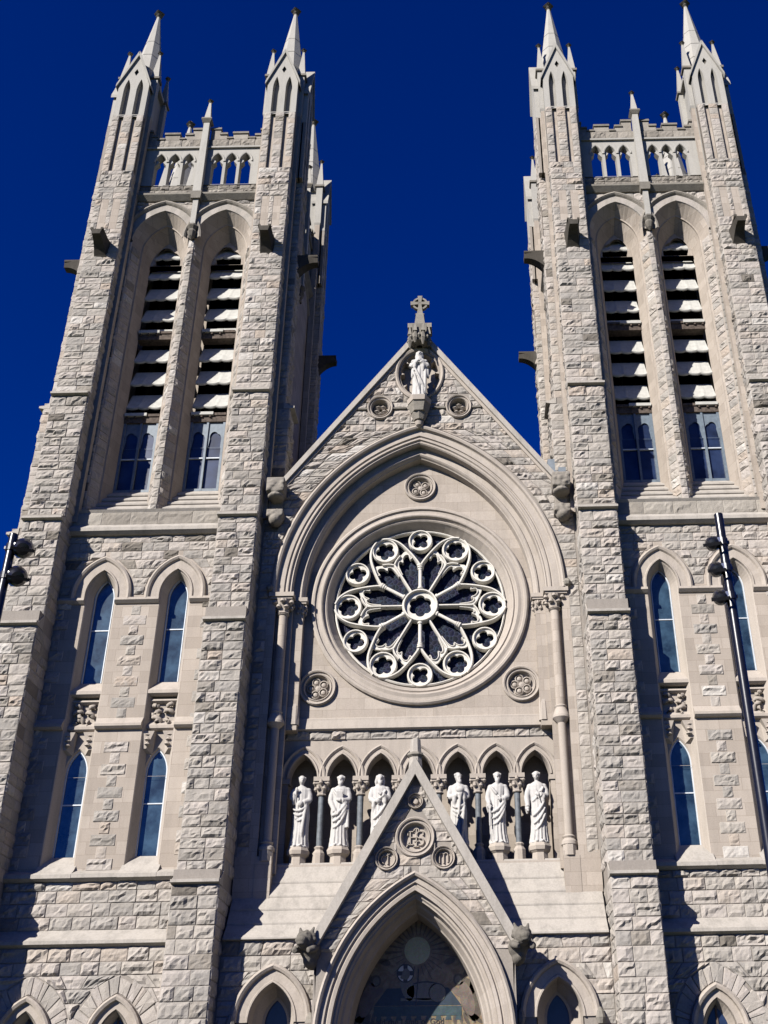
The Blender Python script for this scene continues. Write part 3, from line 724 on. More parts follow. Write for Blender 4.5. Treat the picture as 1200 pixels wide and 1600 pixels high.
for sg in (-1,1):
    P=[(sg*0,31.0),(sg*5.35,23.62),(sg*5.35,23.30),(sg*0,30.62)]
    mb.prism_y(P,-.20,1.1,'slope',.55)
    P=[(sg*0,30.64),(sg*5.30,23.34),(sg*5.30,23.16),(sg*0,30.44)]
    mb.prism_y(P,-.10,.9,'dress',.45)
mb.build('gable_coping',church)
mb=MB()   # roof behind
for sg in (-1,1):
    mb.add([(0,1.0,30.3),(sg*6.2,1.0,21.6),(sg*6.2,40,21.6),(0,40,30.3)],[(0,1,2,3)],'roof')
mb.box(-6.2,6.2,39.5,40,0,21.6,'ash'); 
for sg in (-1,1): mb.box(*sorted((sg*6.2,sg*5.9)),8.6,40,0,21.6,'ash')
mb.build('nave_roof',church)
for q in ((5.05,5.40,.35,1.2,23.5,24.7),(5.42,5.70,.0,.4,23.45,24.1)):
    mb=MB(); mb.box(*q,'flash'); mb.build('flashing',church)
# great arch mouldings
mb=MB()
prof=[(.02,0),(.0,-.16),(-.07,-.20),(-.14,-.16),(-.17,-.04),(-.20,-.02),(-.42,-.02),(-.44,.04),(-.47,.05),(-.52,.0),(-.57,.0),(-.60,.07),(-.64,.08),(-.68,.05),(-.72,.10),(-.72,.42),(-.92,.42),(-.96,.36),(-1.02,.35),(-1.07,.40),(-1.11,.48),(-1.14,.50),(-1.16,YP+.02)]
mould(mb,MA,prof,18.88,26,'dress',.62,vs=2)
mb.build('great_arch',church)
# panel and rose ring
RC=(0,18.83)
mb=MB(); RR=3.72; ns=56
ringh=[(RC[0]+RR*math.cos(2*math.pi*i/ns),RC[1]+RR*math.sin(2*math.pi*i/ns)) for i in range(ns)]
pan=[(-4.75,13.9),(4.75,13.9),(4.75,18.88)]+[p for p in MA.pts(-1.05,16)[::-1] if p[1]>18.9]+[(-4.75,18.88)]
mb.plate(YP,pan,[ringh]+[ell0(x,15.53,.45,.45) for x in (-3.64,3.64)]+[ell0(0,23.8,.42,.42)],'ash',.62)
mb.prism_x([(YP+.02,14.42),(YP-.07,14.36),(YP-.07,14.30),(YP-.10,14.08),(YP-.11,13.98),(YP-.05,13.94),(YP+.3,13.94)],-4.72,4.72,'dress',.7)
for sg in (-1,1): 
    mb.box(*sorted((sg*4.42,sg*4.46)),YP-.035,YP,14.85,18.0,'dress',.3)
    mb.box(*sorted((sg*4.45,sg*4.72)),YP-.03,YP,14.55,14.62,'dress',.3)
mb.build('rose_panel',church)
rw=MB()
rw.ring_y(0,RC[1],[(4.04,YP),(4.04,YP-.12),(3.98,YP-.17),(3.90,YP-.17),(3.86,YP-.10),(3.78,YP-.10),(3.66,YP-.14),(3.62,YP-.12),(3.58,YP-.02),(3.54,YP+.02),(3.49,YP-.02),(3.44,YP+.02),(3.40,YP+.10),(3.22,YP+.40),(3.20,YP+.62)],72,'dress',.62)
ro=rw.build('rose_window',church)
g=MB(); g.ring_y(0,RC[1],[(3.25,YP+.58),(.001,YP+.58)],48,'lead'); g.build('leaded_glass',ro)
# tracery
TR=3.20; yf=YP+.27; yb=YP+.52
def pol(r,a): return (TR*r*math.cos(R_(a)),RC[1]+TR*r*math.sin(R_(a)))
def cat(P,n=6):
    P=[np.array(p) for p in P]; o=[]
    for i in range(len(P)-1):
        p0=P[max(i-1,0)];p1=P[i];p2=P[i+1];p3=P[min(i+2,len(P)-1)]
        for k in range(n):
            t=k/n; o.append(tuple(.5*((2*p1)+(-p0+p2)*t+(2*p0-5*p1+4*p2-p3)*t*t+(-p0+3*p1-3*p2+p3)*t**3)))
    o.append(tuple(P[-1])); return o
tm=MB()
tm.ring_y(0,RC[1],[(TR*1.0,yb),(TR*1.0,yf+.06),(TR*.985,yf+.02),(TR*.975,yf+.05),(TR*.975,yb)],72,'trac',.5)
circ=lambda c,r,n=28:[(c[0]+r*math.cos(2*math.pi*i/n),c[1]+r*math.sin(2*math.pi*i/n)) for i in range(n)]
tm.rib(circ((0,RC[1]),TR*.195,36),.12,yf-.07,yb,'trac',.6,True)
foil(tm,0,RC[1],TR*.175,6,R_(90),yf+.05,yb,'trac',.5)
for k in range(6):
    mj=30+60*k; mn=60*k
    # major shaft with base and capital
    p0=pol(.21,mj);p1=pol(.50,mj)
    tm.tube([(p0[0],yf+.02,p0[1]),(p1[0],yf+.02,p1[1])],.068,8,'trac',.7)
    for r,q in ((.225,.10),(.475,.085),(.50,.11),(.525,.12)):
        a=pol(r-.009,mj); b=pol(r+.009,mj); tm.tube([(a[0],yf+.02,a[1]),(b[0],yf+.02,b[1])],q,8,'trac',.5)
    # minor bar
    tm.rib([pol(.20,mn),pol(.62,mn)],.11,yf,yb,'trac',.6)
    for sg in (-1,1):
        tm.rib(cat([pol(.52,mj),pol(.60,mj-sg*4.5),pol(.72,mj-sg*10.5),pol(.86,mj-sg*16.5),pol(.955,mj-sg*22.5),pol(1.0,mj-sg*28)]),.115,yf-.03,yb,'trac',.65)
        # trefoiled light head
        A_=lambda r,a: pol(r,mn+sg*a)
        H_=[A_(.46,2.6),A_(.57,3.4),A_(.625,5.2),A_(.637,8.2),A_(.612,10.0),A_(.662,11.2),A_(.70,14.6),A_(.690,18.2),A_(.632,19.4),A_(.652,21.6),A_(.625,24.0),A_(.57,26.2),A_(.48,27.4)]
        tm.rib(cat(H_,3),.055,yf+.05,yb,'trac',.6)
        tm.rib(cat([A_(.62,0),A_(.665,4.5),A_(.705,10)]),.09,yf,yb,'trac',.6)
        hd=cat(H_,3)
        tm.prism_y(hd+cat([A_(.50,28.8),A_(.57,27.6),A_(.62,25.5),A_(.72,19.8),A_(.75,15.5),A_(.715,11),A_(.67,5),A_(.62,.8),A_(.48,.8)],3),yf+.10,yb,'trac',.4)
    c=pol(.845,mn); tm.rib(circ(c,TR*.148),.10,yf,yb,'trac',.6,True); foil(tm,c[0],c[1],TR*.140,5+(k%2),R_(mn),yf+.07,yb,'trac',.45,fr=.34,fd=.50)
    c=pol(.862,mj); tm.rib(circ(c,TR*.133),.095,yf,yb,'trac',.6,True); foil(tm,c[0],c[1],TR*.125,4,R_(mj+45),yf+.07,yb,'trac',.45,fr=.38,fd=.46)
tm.build('tracery',ro)
# medallions -------------------------------------------------------
def medallion(x,z,r,y,nf,zs=1.,deep=.16,name='medallion',mat='dress',sunk=True,tone=.55):
    m=MB()
    m.ring_y(x,z,[(r,y),(r,y-.09),(r*.95,y-.13),(r*.88,y-.11),(r*.85,y-.04),(r*.79,y-.04),(r*.74,y-.08),(r*.70,y-.06),(r*.66,y+deep*.5),(r*.60,y+deep),(.001,y+deep)],32,mat,tone,zs)
    if nf:
        for k in range(nf):
            a=2*math.pi*k/nf+.6; cx=x+r*.36*math.cos(a); cz=z+r*.36*math.sin(a)
            m.ring_y(cx,cz,[(r*.24,y+deep),(r*.24,y+deep-.10),(r*.19,y+deep-.12),(r*.17,y+deep-.03),(r*.10,y+deep-.10),(.001,y+deep-.12)],12,mat,tone)
        m.ring_y(x,z,[(r*.16,y+deep),(r*.14,y+deep-.12),(.001,y+deep-.14)],12,mat,tone)
    return m
for x,z in ((-3.64,15.53),(3.64,15.53)): medallion(x,z,.67,YP,5,name='medallion').build('medallion',church)
medallion(0,23.8,.63,YP,4).build('medallion',church)
for x in (-1.58,1.58):
    m=medallion(x,27.05,.52,0,0,1.1,.26)
    for k in range(5):
        a=2*math.pi*k/5+x; m.lathe(x+.16*math.cos(a),.16,[(0,26.9+.18*math.sin(a)),(.15,27.02+.18*math.sin(a)),(0,27.16+.18*math.sin(a))],7,'dress',.6)
    m.build('medallion',church)
m=MB(); m.ring_y(0,28.72,[(1.0,0),(1.0,-.10),(.95,-.14),(.88,-.10),(.85,-.02),(.80,.12),(.78,.42),(.001,.42)],40,'dress',.45,1.33)
for k in range(9):
    a=math.pi*(.15+1.7*k/8)+math.pi/2*1.0+.35; m.prism_y([(.83*math.cos(a-.07),28.72+1.10*math.sin(a-.07)),(.83*math.cos(a+.07),28.72+1.10*math.sin(a+.07)),(.62*math.cos(a),28.72+.84*math.sin(a))],.05,.4,'dress',.5)
m.build('statue_niche',church)
# canopy and cross
m=MB()
m.lathe(0,-.25,[(.12,29.95),(.44,30.02),(.47,30.1),(.50,30.25),(.40,30.5),(.32,30.95)],8,'dark',.6,False)
for k in range(8):
    a=math.pi/8+math.pi/4*k; x=.42*math.cos(a); y=-.27+.48*math.sin(a)
    m.frust(x,y,29.72+.10*(k%2),.035,30.05,.10,5,'dark',.6); m.frust(x,y,30.05,.11,30.45,.05,5,'dark',.7)
    m.frust(x*1.02,y,30.4,.12,30.85,.02,4,'dark',.9); m.lathe(x*1.1,y,[(0,30.3),(.09,30.4),(0,30.5)],6,'dark',.8)
for k in range(16):
    a=math.pi/8*k; m.lathe(.48*math.cos(a),-.27+.50*math.sin(a),[(0,30.1),(.06,30.18),(.03,30.28),(0,30.32)],5,'dark',.9)
m.box(-.50,.50,-.30,.35,30.95,31.17,'dark',.95); m.box(-.30,.30,-.5,.5,30.3,30.98,'dark',.7)
m.prism_y([(-.25,30.9),(.25,30.9),(.15,31.75),(-.15,31.75)],-.25,.25,'dark',.95)
m.box(-.19,.19,-.19,.19,31.72,31.78,'dark',.4); m.prism_y([(-.13,31.78),(.13,31.78),(.08,32.2),(-.08,32.2)],-.12,.12,'dark',.9)
m.build('canopy',church)
m=MB(); cz=32.42
m.ring_y(0,cz,[(.33,-.08),(.33,.08),(.25,.08),(.25,-.08),(.33,-.08)],24,'dark',.85)
for a in range(4):
    t=math.pi/2*a; c,s_=math.cos(t),math.sin(t)
    P=[(0.05,-.055),(.30,-.09),(.40,-.10),(.40,.10),(.30,.09),(.05,.055)]
    m.prism_y([(p*c-q*s_,cz+p*s_+q*c) for p,q in P],-.11,.11,'dark',.855)
m.box(-.09,.09,-.1,.1,cz-.09,cz+.09,'dark',.85)
m.build('gable_cross',church)
m=MB() # statue bracket
m.frust(0,-.35,26.95,.46,27.16,.50,6,'dress',.5,rot=0); m.frust(0,-.30,26.55,.34,26.95,.46,6,'dark',.9,rot=0); m.frust(0,-.22,26.25,.22,26.55,.34,8,'dark',.85,rot=0); m.lathe(0,-.18,[(0,25.95),(.14,26.05),(.19,26.2),(.12,26.35)],8,'dress',.5)
m.build('statue_bracket',church)
# columns beside the panel
def capital(m,x,y,z0,z1,r,mat='dress',tone=.4):
    m.lathe(x,y,[(r*1.05,z0),(r*1.25,z0+.03),(r*1.05,z0+.07),(r*1.2,z0+.2),(r*1.75,z1-.05)],8,mat,tone,False)
    for row,(zz,rr) in enumerate(((z0+.22,1.45),(z0+.40,1.85))):
        for k in range(6):
            a=math.pi/3*k+row*.5; cx=x+r*rr*math.cos(a); cy=y+r*rr*math.sin(a)
            m.lathe(cx,cy,[(0,zz-.08),(r*.55,zz),(r*.35,zz+.10),(0,zz+.14)],6,mat,tone-.1)
for sg in (-1,1):
    m=MB(Matrix.Diagonal((sg,1,1,1)))
    x=4.93; y=.14
    m.lathe(x,y,[(.17,14.35),(.165,18.05)],12,'ash',.6)
    m.lathe(x,y,[(.17,18.02),(.22,18.06),(.17,18.1)],12,'dress',.6); capital(m,x,y,18.08,18.68,.19)
    m.lathe(x,y,[(.17,14.45),(.22,14.40),(.19,14.34),(.30,14.06),(.31,13.98),(.2,13.86),(.14,13.8)],12,'dress',.65)
    m.lathe(x,y,[(.145,9.95),(.145,13.9)],12,'dress',.4); m.lathe(x,y,[(.15,10.02),(.22,9.96),(.18,9.9),(.26,9.80),(.27,9.7),(.2,9.66)],12,'dress',.6)
    m.frust(x,y-.02,9.35,.24,9.7,.24,8,'dress',.5); m.box(x-.22,x+.3,-.035,.5,8.1,9.36,'ash',.5)
    m.box(4.55,5.45,-.16,.5,18.72,18.88,'dress',.6); m.box(4.6,5.4,-.10,.5,18.64,18.72,'dress',.5)
    # second thin shaft
    x=4.36; y=.55
    m.lathe(x,y,[(.10,14.75),(.10,18.1)],10,'dress',.6); capital(m,x,y,18.05,18.62,.12); m.box(4.12,4.62,.34,.9,18.72,18.88,'dress',.6); m.box(4.16,4.6,.38,.9,18.64,18.72,'dress',.5)
    m.lathe(x,y,[(.10,14.95),(.13,14.9),(.15,14.72)],8,'dress',.65,False); m.frust(x,y,14.05,.19,14.72,.16,8,'dress',.65)
    m.box(4.25,5.2,.42,.86,13.85,18.7,'ash',.5) ; m.box(4.62,5.2,.25,.45,9.0,18.7,'ash',.5)
    for dx,dy,dz in ((5.42,-.02,18.98),): m.lathe(dx,-.12,[(0,dz-.10),(.13,dz-.03),(.17,dz+.08),(.10,dz+.2),(0,dz+.25)],8,'dark',.9,False)
    m.build('shaft_cluster',church)
# ---------------- arcade of niches
YA=.95
m=MB(); AP=[Arch(1.335*k,.49,12.30,.82) for k in range(-3,4)]
m.plate(YA,[(-4.75,12.3),(4.75,12.3),(4.75,14.0),(-4.75,14.0)],[a.pts(0,8,12.3004) for a in AP],'dress',.42)
for sg in(-1,1): m.box(*sorted((sg*4.50,sg*4.75)),YA-.01,2.1,9.4,12.3,'ash',.45); m.box(*sorted((sg*4.44,sg*4.78)),YA-.06,YA+.3,12.1,12.26,'dress',.45)
m.box(-4.75,4.75,YA+1.05,YA+1.15,9.3,14,'ash',.25)
m.box(-4.75,4.75,YA+.02,YA+1.05,13.25,13.9,'ash',.3)
for a in AP: mould(m,a,[(.30,YA),(.29,YA-.07),(.24,YA-.09),(.19,YA-.05),(.17,YA-.01),(.09,YA-.01),(.06,YA-.06),(.01,YA-.06),(-.0,YA+.02),(-.02,YA+.5)],12.30,8,'dress',.42,vs=3)
stones(m,(0,YA-.02,0),(1,0,0),(0,0,1),(0,-1,0),13.63,13.98,(-4.7,4.7),ch=(.34,.36),sl=(.5,.95),amp=.10,tb=.05)
m.box(-4.7,4.7,YA-.02,YA,13.63,13.98,'mortar')
arc=m.build('statue_arcade',church)
for k in range(6):
    x=1.335*(k-2.5); m=MB()
    m.box(x-.27,x+.27,YA-.16,YA+.4,12.16,12.31,'dress',.4); m.box(x-.24,x+.24,YA-.12,YA+.35,12.08,12.16,'dress',.35)
    capital(m,x,YA+.06,11.68,12.1,.14,'dress',.35)
    m.lathe(x,YA+.06,[(.105,9.95),(.105,11.7)],12,'slate')
    m.lathe(x,YA+.02,[(.11,10.0),(.17,9.95),(.13,9.88),(.21,9.76),(.21,9.66)],8,'dress',.45,False); m.frust(x,YA,9.28,.21,9.66,.21,8,'dress',.4)
    m.build('dark_colonnette',church)
for k in range(-3,4):
    x=1.335*k; m=MB(); y=YA-.10
    m.frust(x,y,9.32,.29,9.60,.27,8,'dress',.45); m.frust(x,y,9.60,.27,9.68,.36,8,'dress',.4); m.frust(x,y,9.68,.37,9.80,.40,8,'dress',.55); m.frust(x,y,9.80,.40,9.93,.33,8,'dress',.6)
    m.build('statue_pedestal',church)
# sloped ledge of five courses down to the porch wall
PA=Arch(0,2.95,3.95,4.70)
m=MB(); ys=[.62,.30,.0,-.28,-.55,-.97]; zs=[9.40,8.72,8.24,7.80,7.34,6.86]
m.box(-4.75,4.75,.55,1.2,9.0,9.33,'dress',.5)
for i in range(5):
    y0,y1=ys[i],ys[i+1]; z0,z1=zs[i],zs[i+1]; wd=4.72 if i<2 else 5.86
    xi=PA.half(z1-.07) if z1-.07<PA.apex() else 0
    for l,r in ((-wd,-xi),(xi,wd)): m.prism_x([(y0,z0-.005),(y1-.022,z1+.03),(y1-.022,z1-.02),(y1+.3,z1-.06),(y0+.3,z1-.06),(y0+.3,z0-.005)],l,r,'slope',.58+.08*math.sin(2*i))
for sg in (-1,1):
    m.box(*sorted((sg*4.72,sg*5.9)),-.02,.5,8.2,9.5,'ash',.5)
m.build('sloped_ledge',church)
# ---------------- porch wall with flanking arches
YW=-.80; FA=[Arch(s*4.26,.70,4.55,1.10) for s in(-1,1)]
for a in FA:
    m=MB(); sg=1 if a.c>0 else -1; P=[p for p in PA.pts(-.3,14,0) if p[0]*sg>0 and p[1]<6.8]
    P.sort(key=lambda p:p[1]); m.plate(YW,[(sg*5.95,0),(sg*5.95,6.86),(P[-1][0],6.86)]+P[::-1],[a.pts(0,8,.5)],'mortar',.4)
    stones(m,(0,YW,0),(1,0,0),(0,0,1),(0,-1,0),.5,6.84,lambda z:minus(tuple(sorted((sg*5.9,0))),[arch_cut(a,z,.45,.4),(-PA.half(z,.1),PA.half(z,.1)) if PA.half(z,.1)>0 else (0,0)]),amp=.08,ch=(.38,.46),sl=(.5,1.0),tb=.03)
    mould(m,a,[(.50,YW),(.48,YW-.16),(.41,YW-.20),(.34,YW-.15),(.31,YW-.05),(.06,YW-.05),(.04,YW-.09),(-.01,YW-.09),(-.03,YW)],4.55,10,'dress',.5)
    mould(m,a,[(-.03,YW),(-.06,YW+.5),(-.28,YW+.9),(-.36,YW+.92)],.5,10,'dress',.5)
    pw=m.build('porch_wall',church)
    g=MB(); g.plate(YW+1.0,a.pts(-.30,8,.5),[],'bglass'); g.build('side_window',pw)
    for q in (-1,1):
        g=MB(); g.lathe(a.c+q*1.17,YW-.16,[(0,4.28),(.10,4.34),(.15,4.5),(.11,4.66),(.04,4.78)],8,'dark',.9,False); g.build('label_stop',pw)
# ---------------- portal
po=MB(); YG=-1.5
def pg(z): return (11.72-z)/1.78
po.plate(YG,[(-2.98,6.3)]+PA.pts(-.0,14)[2:-2]+[(2.98,6.3),(0,11.7)],[ell0(0,9.66,.42,.42),ell0(-.88,9.02,.24,.24),ell0(.88,9.02,.24,.24),ell0(0,10.78,.165,.165)],'mortar',.45)
def pspan(z):
    h=pg(z)-.04; m_=PA.half(z,.02)
    cuts=[]
    for c,zc,r in ((0,9.66,.66),(-.88,9.02,.38),(.88,9.02,.38),(0,10.78,.26)):
        t=z-zc
        if abs(t)<r: q=math.sqrt(r*r-t*t); cuts.append((c-q,c+q))
    if z<PA.apex(.02) and m_>0: base=[(-h,-m_),(m_,h)]
    else: base=[(-h,h)]
    o=[]
    for p in base:
        if p[1]-p[0]>.05: o+=minus(p,cuts)
    return o
stones(po,(0,YG,0),(1,0,0),(0,0,1),(0,-1,0),6.35,11.3,pspan,amp=.06,ch=(.30,.38),sl=(.35,.7),tb=.02)
for sg in (-1,1):
    po.box(*sorted((sg*2.97,sg*2.94)),YG+.012,YW+.1,0,6.4,'ash',.5); po.plate(YG,[(sg*2.97,0),(sg*2.97,6.3),(sg*2.90,6.3),(sg*2.90,0)],[],'mortar',.5)
    po.prism_y([(sg*2.98,6.35),(sg*2.98,6.9),(sg*0,11.7),(0,11.0)],YG+.02,YW+.9,'ash',.5)
pt=po.build('portal',church)
m=MB()
for sg in (-1,1):
    P=[(0,12.12),(sg*3.16,6.55),(sg*2.92,6.42),(0,11.58)]
    m.prism_y(P,YG-.34,YG+.5,'slope',.5)
m.frust(0,YG-.1,11.7,.24,12.75,.17,8,'slope',.5); m.frust(0,YG-.1,12.12,.18,12.22,.29,8,'dark',.7); m.frust(0,YG-.1,12.22,.29,12.30,.25,8,'dark',.8); m.frust(0,YG-.1,12.3,.20,12.72,.15,8,'slope',.55); m.frust(0,YG-.1,12.72,.16,12.79,.10,8,'slope',.5)
m.build('portal_coping',pt)
m=MB()
prof=[(.0,YG),(-.02,YG-.16),(-.08,YG-.20),(-.14,YG-.15),(-.16,YG-.04),(-.30,YG-.03),(-.32,YG+.05),(-.36,YG+.06),(-.40,YG+.0),(-.50,YG+.02),(-.52,YG+.25),(-.58,YG+.25),(-.62,YG+.33),(-.66,YG+.34),(-.70,YG+.75),(-.76,YG+.80),(-.86,YG+1.12),(-.90,YG+1.16),(-.92,YG+2.5)]
mould(m,PA,prof,0,18,'dress',.55,vs=2); m.build('portal_arch',pt)
# medallions on the portal gable
ml=medallion(0,9.66,.62,YG,0,1.,.14,tone=.45)
def letters(mb,x,z,strokes,wd,y,mat='dress',tone=.45):
    for P in strokes: mb.rib([(x+a,z+b) for a,b in P],wd,y-.07,y+.1,mat,tone)
arcp=lambda cx,cz,r,a0,a1,n=9:[(cx+r*math.cos(R_(a0+(a1-a0)*i/(n-1))),cz+r*math.sin(R_(a0+(a1-a0)*i/(n-1)))) for i in range(n)]
letters(ml,0,9.66,[[(-.16,-.2),(-.16,.2)],[(-.25,-.2),(-.07,-.2)],[(-.25,.2),(-.07,.2)],[(.03,-.26),(.03,.28)],[(-.16,.02),(.03,.02)],[(-.06,-.26),(.1,-.26)],arcp(.15,.10,.11,60,250),arcp(.15,-.11,.11,110,-110),[(-.03,-.10),(.1,-.1)],arcp(.03,.22,.08,0,180),[(.24,.2),(.24,.08)],[(-.28,-.28),(-.2,-.12)],[(-.24,.08),(-.24,.2)]],.055,YG+.14)
ml.build('monogram_medallion',pt)
ml=medallion(-.88,9.02,.36,YG,0,1.,.10,tone=.45); letters(ml,-.88,9.02,[[(.03,-.15),(.03,.17)],arcp(-.05,.0,.13,40,250),[(-.07,.1),(.09,.16)]],.04,YG+.10); ml.build('monogram_medallion',pt)
ml=medallion(.88,9.02,.36,YG,0,1.,.10,tone=.45); letters(ml,.88,9.02,[[(-.13,-.15),(-.13,.12)],[(0,-.15),(0,.12)],[(.13,-.12),(.13,.12)],arcp(-.065,.1,.065,180,0,6),arcp(.065,.1,.065,180,0,6)],.042,YG+.10); ml.build('monogram_medallion',pt)
ml=medallion(0,10.78,.25,YG,0,1.,.06,tone=.45); ml.ring_y(0,10.78,[(.10,YG+.06),(.08,YG-.03),(.001,YG-.04)],10,'dress',.3); ml.build('monogram_medallion',pt)
# tympanum mosaic
YT=.88
m=MB(); m.plate(YT,PA.pts(-.86,14,3.4),[],'mosbg')
S=(0,6.57)
def lay(poly,mat,k): m.prism_y([(-.04+(x)*1.022,1.6+(z-1.6)*1.022) for x,z in poly],YT-.004*k,YT-.001,mat)
for i in range(28):
    a=R_(360*i/28+3); r1=.46; r2=1.25 if i%2 else 1.0
    if 200<math.degrees(a)%360<340: r2*=.75
    c,s_=math.cos(a),math.sin(a); wd=.012; we=.05 if math.sin(a)>-.1 else .012
    lay([(S[0]+r1*c-wd*s_,S[1]+r1*s_+wd*c),(S[0]+r2*c-we*s_,S[1]+r2*s_+we*c),(S[0]+r2*c+we*s_,S[1]+r2*s_-we*c),(S[0]+r1*c+wd*s_,S[1]+r1*s_-wd*c)],'mosray',1)
lay(circ(S,.40),'mossun',2)
lay([(-1.3,5.02),(-.92,5.5),(.95,5.5),(1.35,5.0)],'mosblue',2); lay([(-1.3,4.72),(-1.3,5.0),(1.35,4.98),(1.35,4.72)],'mosteal',3)
for i in range(9): lay([(-1.25+.3*i,4.60),(-1.20+.3*i,4.74),(-1.09+.3*i,4.74),(-1.06+.3*i,4.6)],'mosteal',2)
def ell(cx,cz,a,b,n=22,rot=0): return [(cx+a*math.cos(t)*math.cos(rot)-b*math.sin(t)*math.sin(rot),cz+a*math.cos(t)*math.sin(rot)+b*math.sin(t)*math.cos(rot)) for t in [2*math.pi*i/n for i in range(n)]]
for sg in (-1,1):   # kneeling angels either side of the altar
    lay(ell(sg*1.62,5.15,.30,.62,22,sg*.25),'mosray',1); lay(ell(sg*1.52,5.18,.20,.50,22,sg*.3),'mosred',2); lay(ell(sg*1.27,5.72,.17,.17),'mosray',2); lay(ell(sg*1.26,5.71,.10,.12),'moslamb',3)
    lay(ell(sg*1.80,5.75,.13,.55,20,-sg*.35),'mosray',1); lay(ell(sg*1.62,6.05,.10,.40,20,-sg*.6),'mosray',1); lay(ell(sg*1.25,5.36,.10,.26,16,sg*1.0),'mosred',3); lay(ell(sg*1.0,6.25,.18,.10,16,sg*.3),'mosray',1)
    for q in range(5): lay(ell(sg*(1.15+.17*q),4.62+.05*(q%2),.06,.20,12,sg*.2*q),'mosray',1)
lay(ell(.25,5.42,.60,.27),'mosdark',3); lay(ell(.25,5.40,.57,.245),'moslamb',4); lay(ell(.62,5.36,.27,.27),'mosdark',4); lay(ell(.62,5.35,.25,.25),'moslamb',5)
lay(ell(-.30,5.55,.20,.42,22,.25),'moslamb',4); lay([(-.5,5.14),(.55,5.12),(.55,5.2),(-.5,5.22)],'moslamb',4)
lay(circ((-.36,5.92),.27),'mosdark',5); 
for a in (45,135,225,315): lay([(-.36+.08*math.cos(R_(a)),5.92+.08*math.sin(R_(a)))]+arcp(-.36,5.92,.235,a-28,a+28,7),'moswhite',6)
lay(ell(-.34,5.90,.12,.16),'moslamb',7); lay(ell(-.42,5.83,.10,.07,14,.4),'moslamb',8)
lay([(-.05,5.0),(-.02,5.0),(.06,6.02),(.03,6.02)],'mosdark',6)
m.build('tympanum_mosaic',pt)
cu=bpy.data.curves.new('inscription','FONT'); cu.body='Behold the Lamb of God'; cu.size=.245; cu.extrude=.004; cu.align_x='RIGHT'; cu.space_character=1.02
to=bpy.data.objects.new('inscription',cu); C.objects.link(to); to.matrix_world=Matrix.Translation((.80,YT-.014,4.55))@Matrix.Rotation(R_(90),4,'X')
bpy.context.view_layer.update(); dg=bpy.context.evaluated_depsgraph_get(); tme=bpy.data.meshes.new_from_object(to.evaluated_get(dg)); tme.materials.clear(); tme.materials.append(M['mosdark'])
mw=to.matrix_world.copy(); bpy.data.objects.remove(to); tob=bpy.data.objects.new('inscription',tme); C.objects.link(tob); tob.parent=pt; tob.matrix_world=mw
m=MB()
m.box(-2.1,2.1,.75,1.0,3.1,3.4,'dress'); m.box(-.1,.1,.7,1.0,0.3,3.2,'dress')
for sg in (-1,1): m.box(*sorted((sg*.1,sg*2.05)),.82,.9,.3,3.2,'wood')
m.build('oak_door',pt)

# ---------------------------------------------------------------- sculpted figures (united into one skin by voxel remesh)
def ellip(c,r,rot=None,nu=12,nv=8):
    v=[];f=[]
    for j in range(nv+1):
        ph=math.pi*j/nv
        for i in range(nu):
            t=2*math.pi*i/nu; p=Vector((r[0]*math.sin(ph)*math.cos(t),r[1]*math.sin(ph)*math.sin(t),r[2]*math.cos(ph)))
            if rot: p=rot@p
            v.append(tuple(p+Vector(c)))
    for j in range(nv):
        for i in range(nu): f.append((j*nu+i,j*nu+(i+1)%nu,(j+1)*nu+(i+1)%nu,(j+1)*nu+i))
    return v,f
def loftrings(rings,n=40):  # rings (z,rx,ry,cx,cy,foldamp,foldk,phase)
    v=[];f=[]
    for z,rx,ry,cx,cy,fa,fk,ph in rings:
        for i in range(n):
            t=2*math.pi*i/n; q=1+fa*(abs(math.sin(fk*t/2+ph))*2-1)
            v.append((cx+rx*q*math.cos(t),cy+ry*q*math.sin(t),z))
    m_=len(rings)
    for j in range(m_-1):
        for i in range(n): f.append((j*n+i,j*n+(i+1)%n,(j+1)*n+(i+1)%n,(j+1)*n+i))
    f.append(tuple(range(n))[::-1]); f.append(tuple(range((m_-1)*n,m_*n)))
    return v,f
def tubeg(pts,rs_,n=10):
    b=MB(); b.tube(pts,rs_,n,'rock'); 
    return b.V,b.F
def skin(name,parts,vox,mat,parent=None,mw=None,sm=2):
    V=[];F=[]
    for v,f in parts:
        b=len(V); V+=[tuple(p) for p in v]; F+=[tuple(i+b for i in q) for q in f]
    me=bpy.data.meshes.new(name); me.from_pydata(V,[],F); me.validate(); o=bpy.data.objects.new(name,me); C.objects.link(o)
    rm=o.modifiers.new('r','REMESH'); rm.mode='VOXEL'; rm.voxel_size=vox; rm.use_smooth_shade=True
    if sm:
        s_=o.modifiers.new('s','SMOOTH'); s_.factor=.5; s_.iterations=sm
    bpy.context.view_layer.update(); dg=bpy.context.evaluated_depsgraph_get()
    m2=bpy.data.meshes.new_from_object(o.evaluated_get(dg)); m2.name=name
    bpy.data.objects.remove(o); bpy.data.meshes.remove(me)
    m2.materials.clear(); m2.materials.append(M[mat])
    a=m2.attributes.new('tone','FLOAT','FACE'); a.data.foreach_set('value',np.full(len(m2.polygons),.5,dtype=np.float32))
    r=bpy.data.objects.new(name,m2); C.objects.link(r)
    if parent: r.parent=parent
    if mw is not None: r.matrix_world=mw
    return r
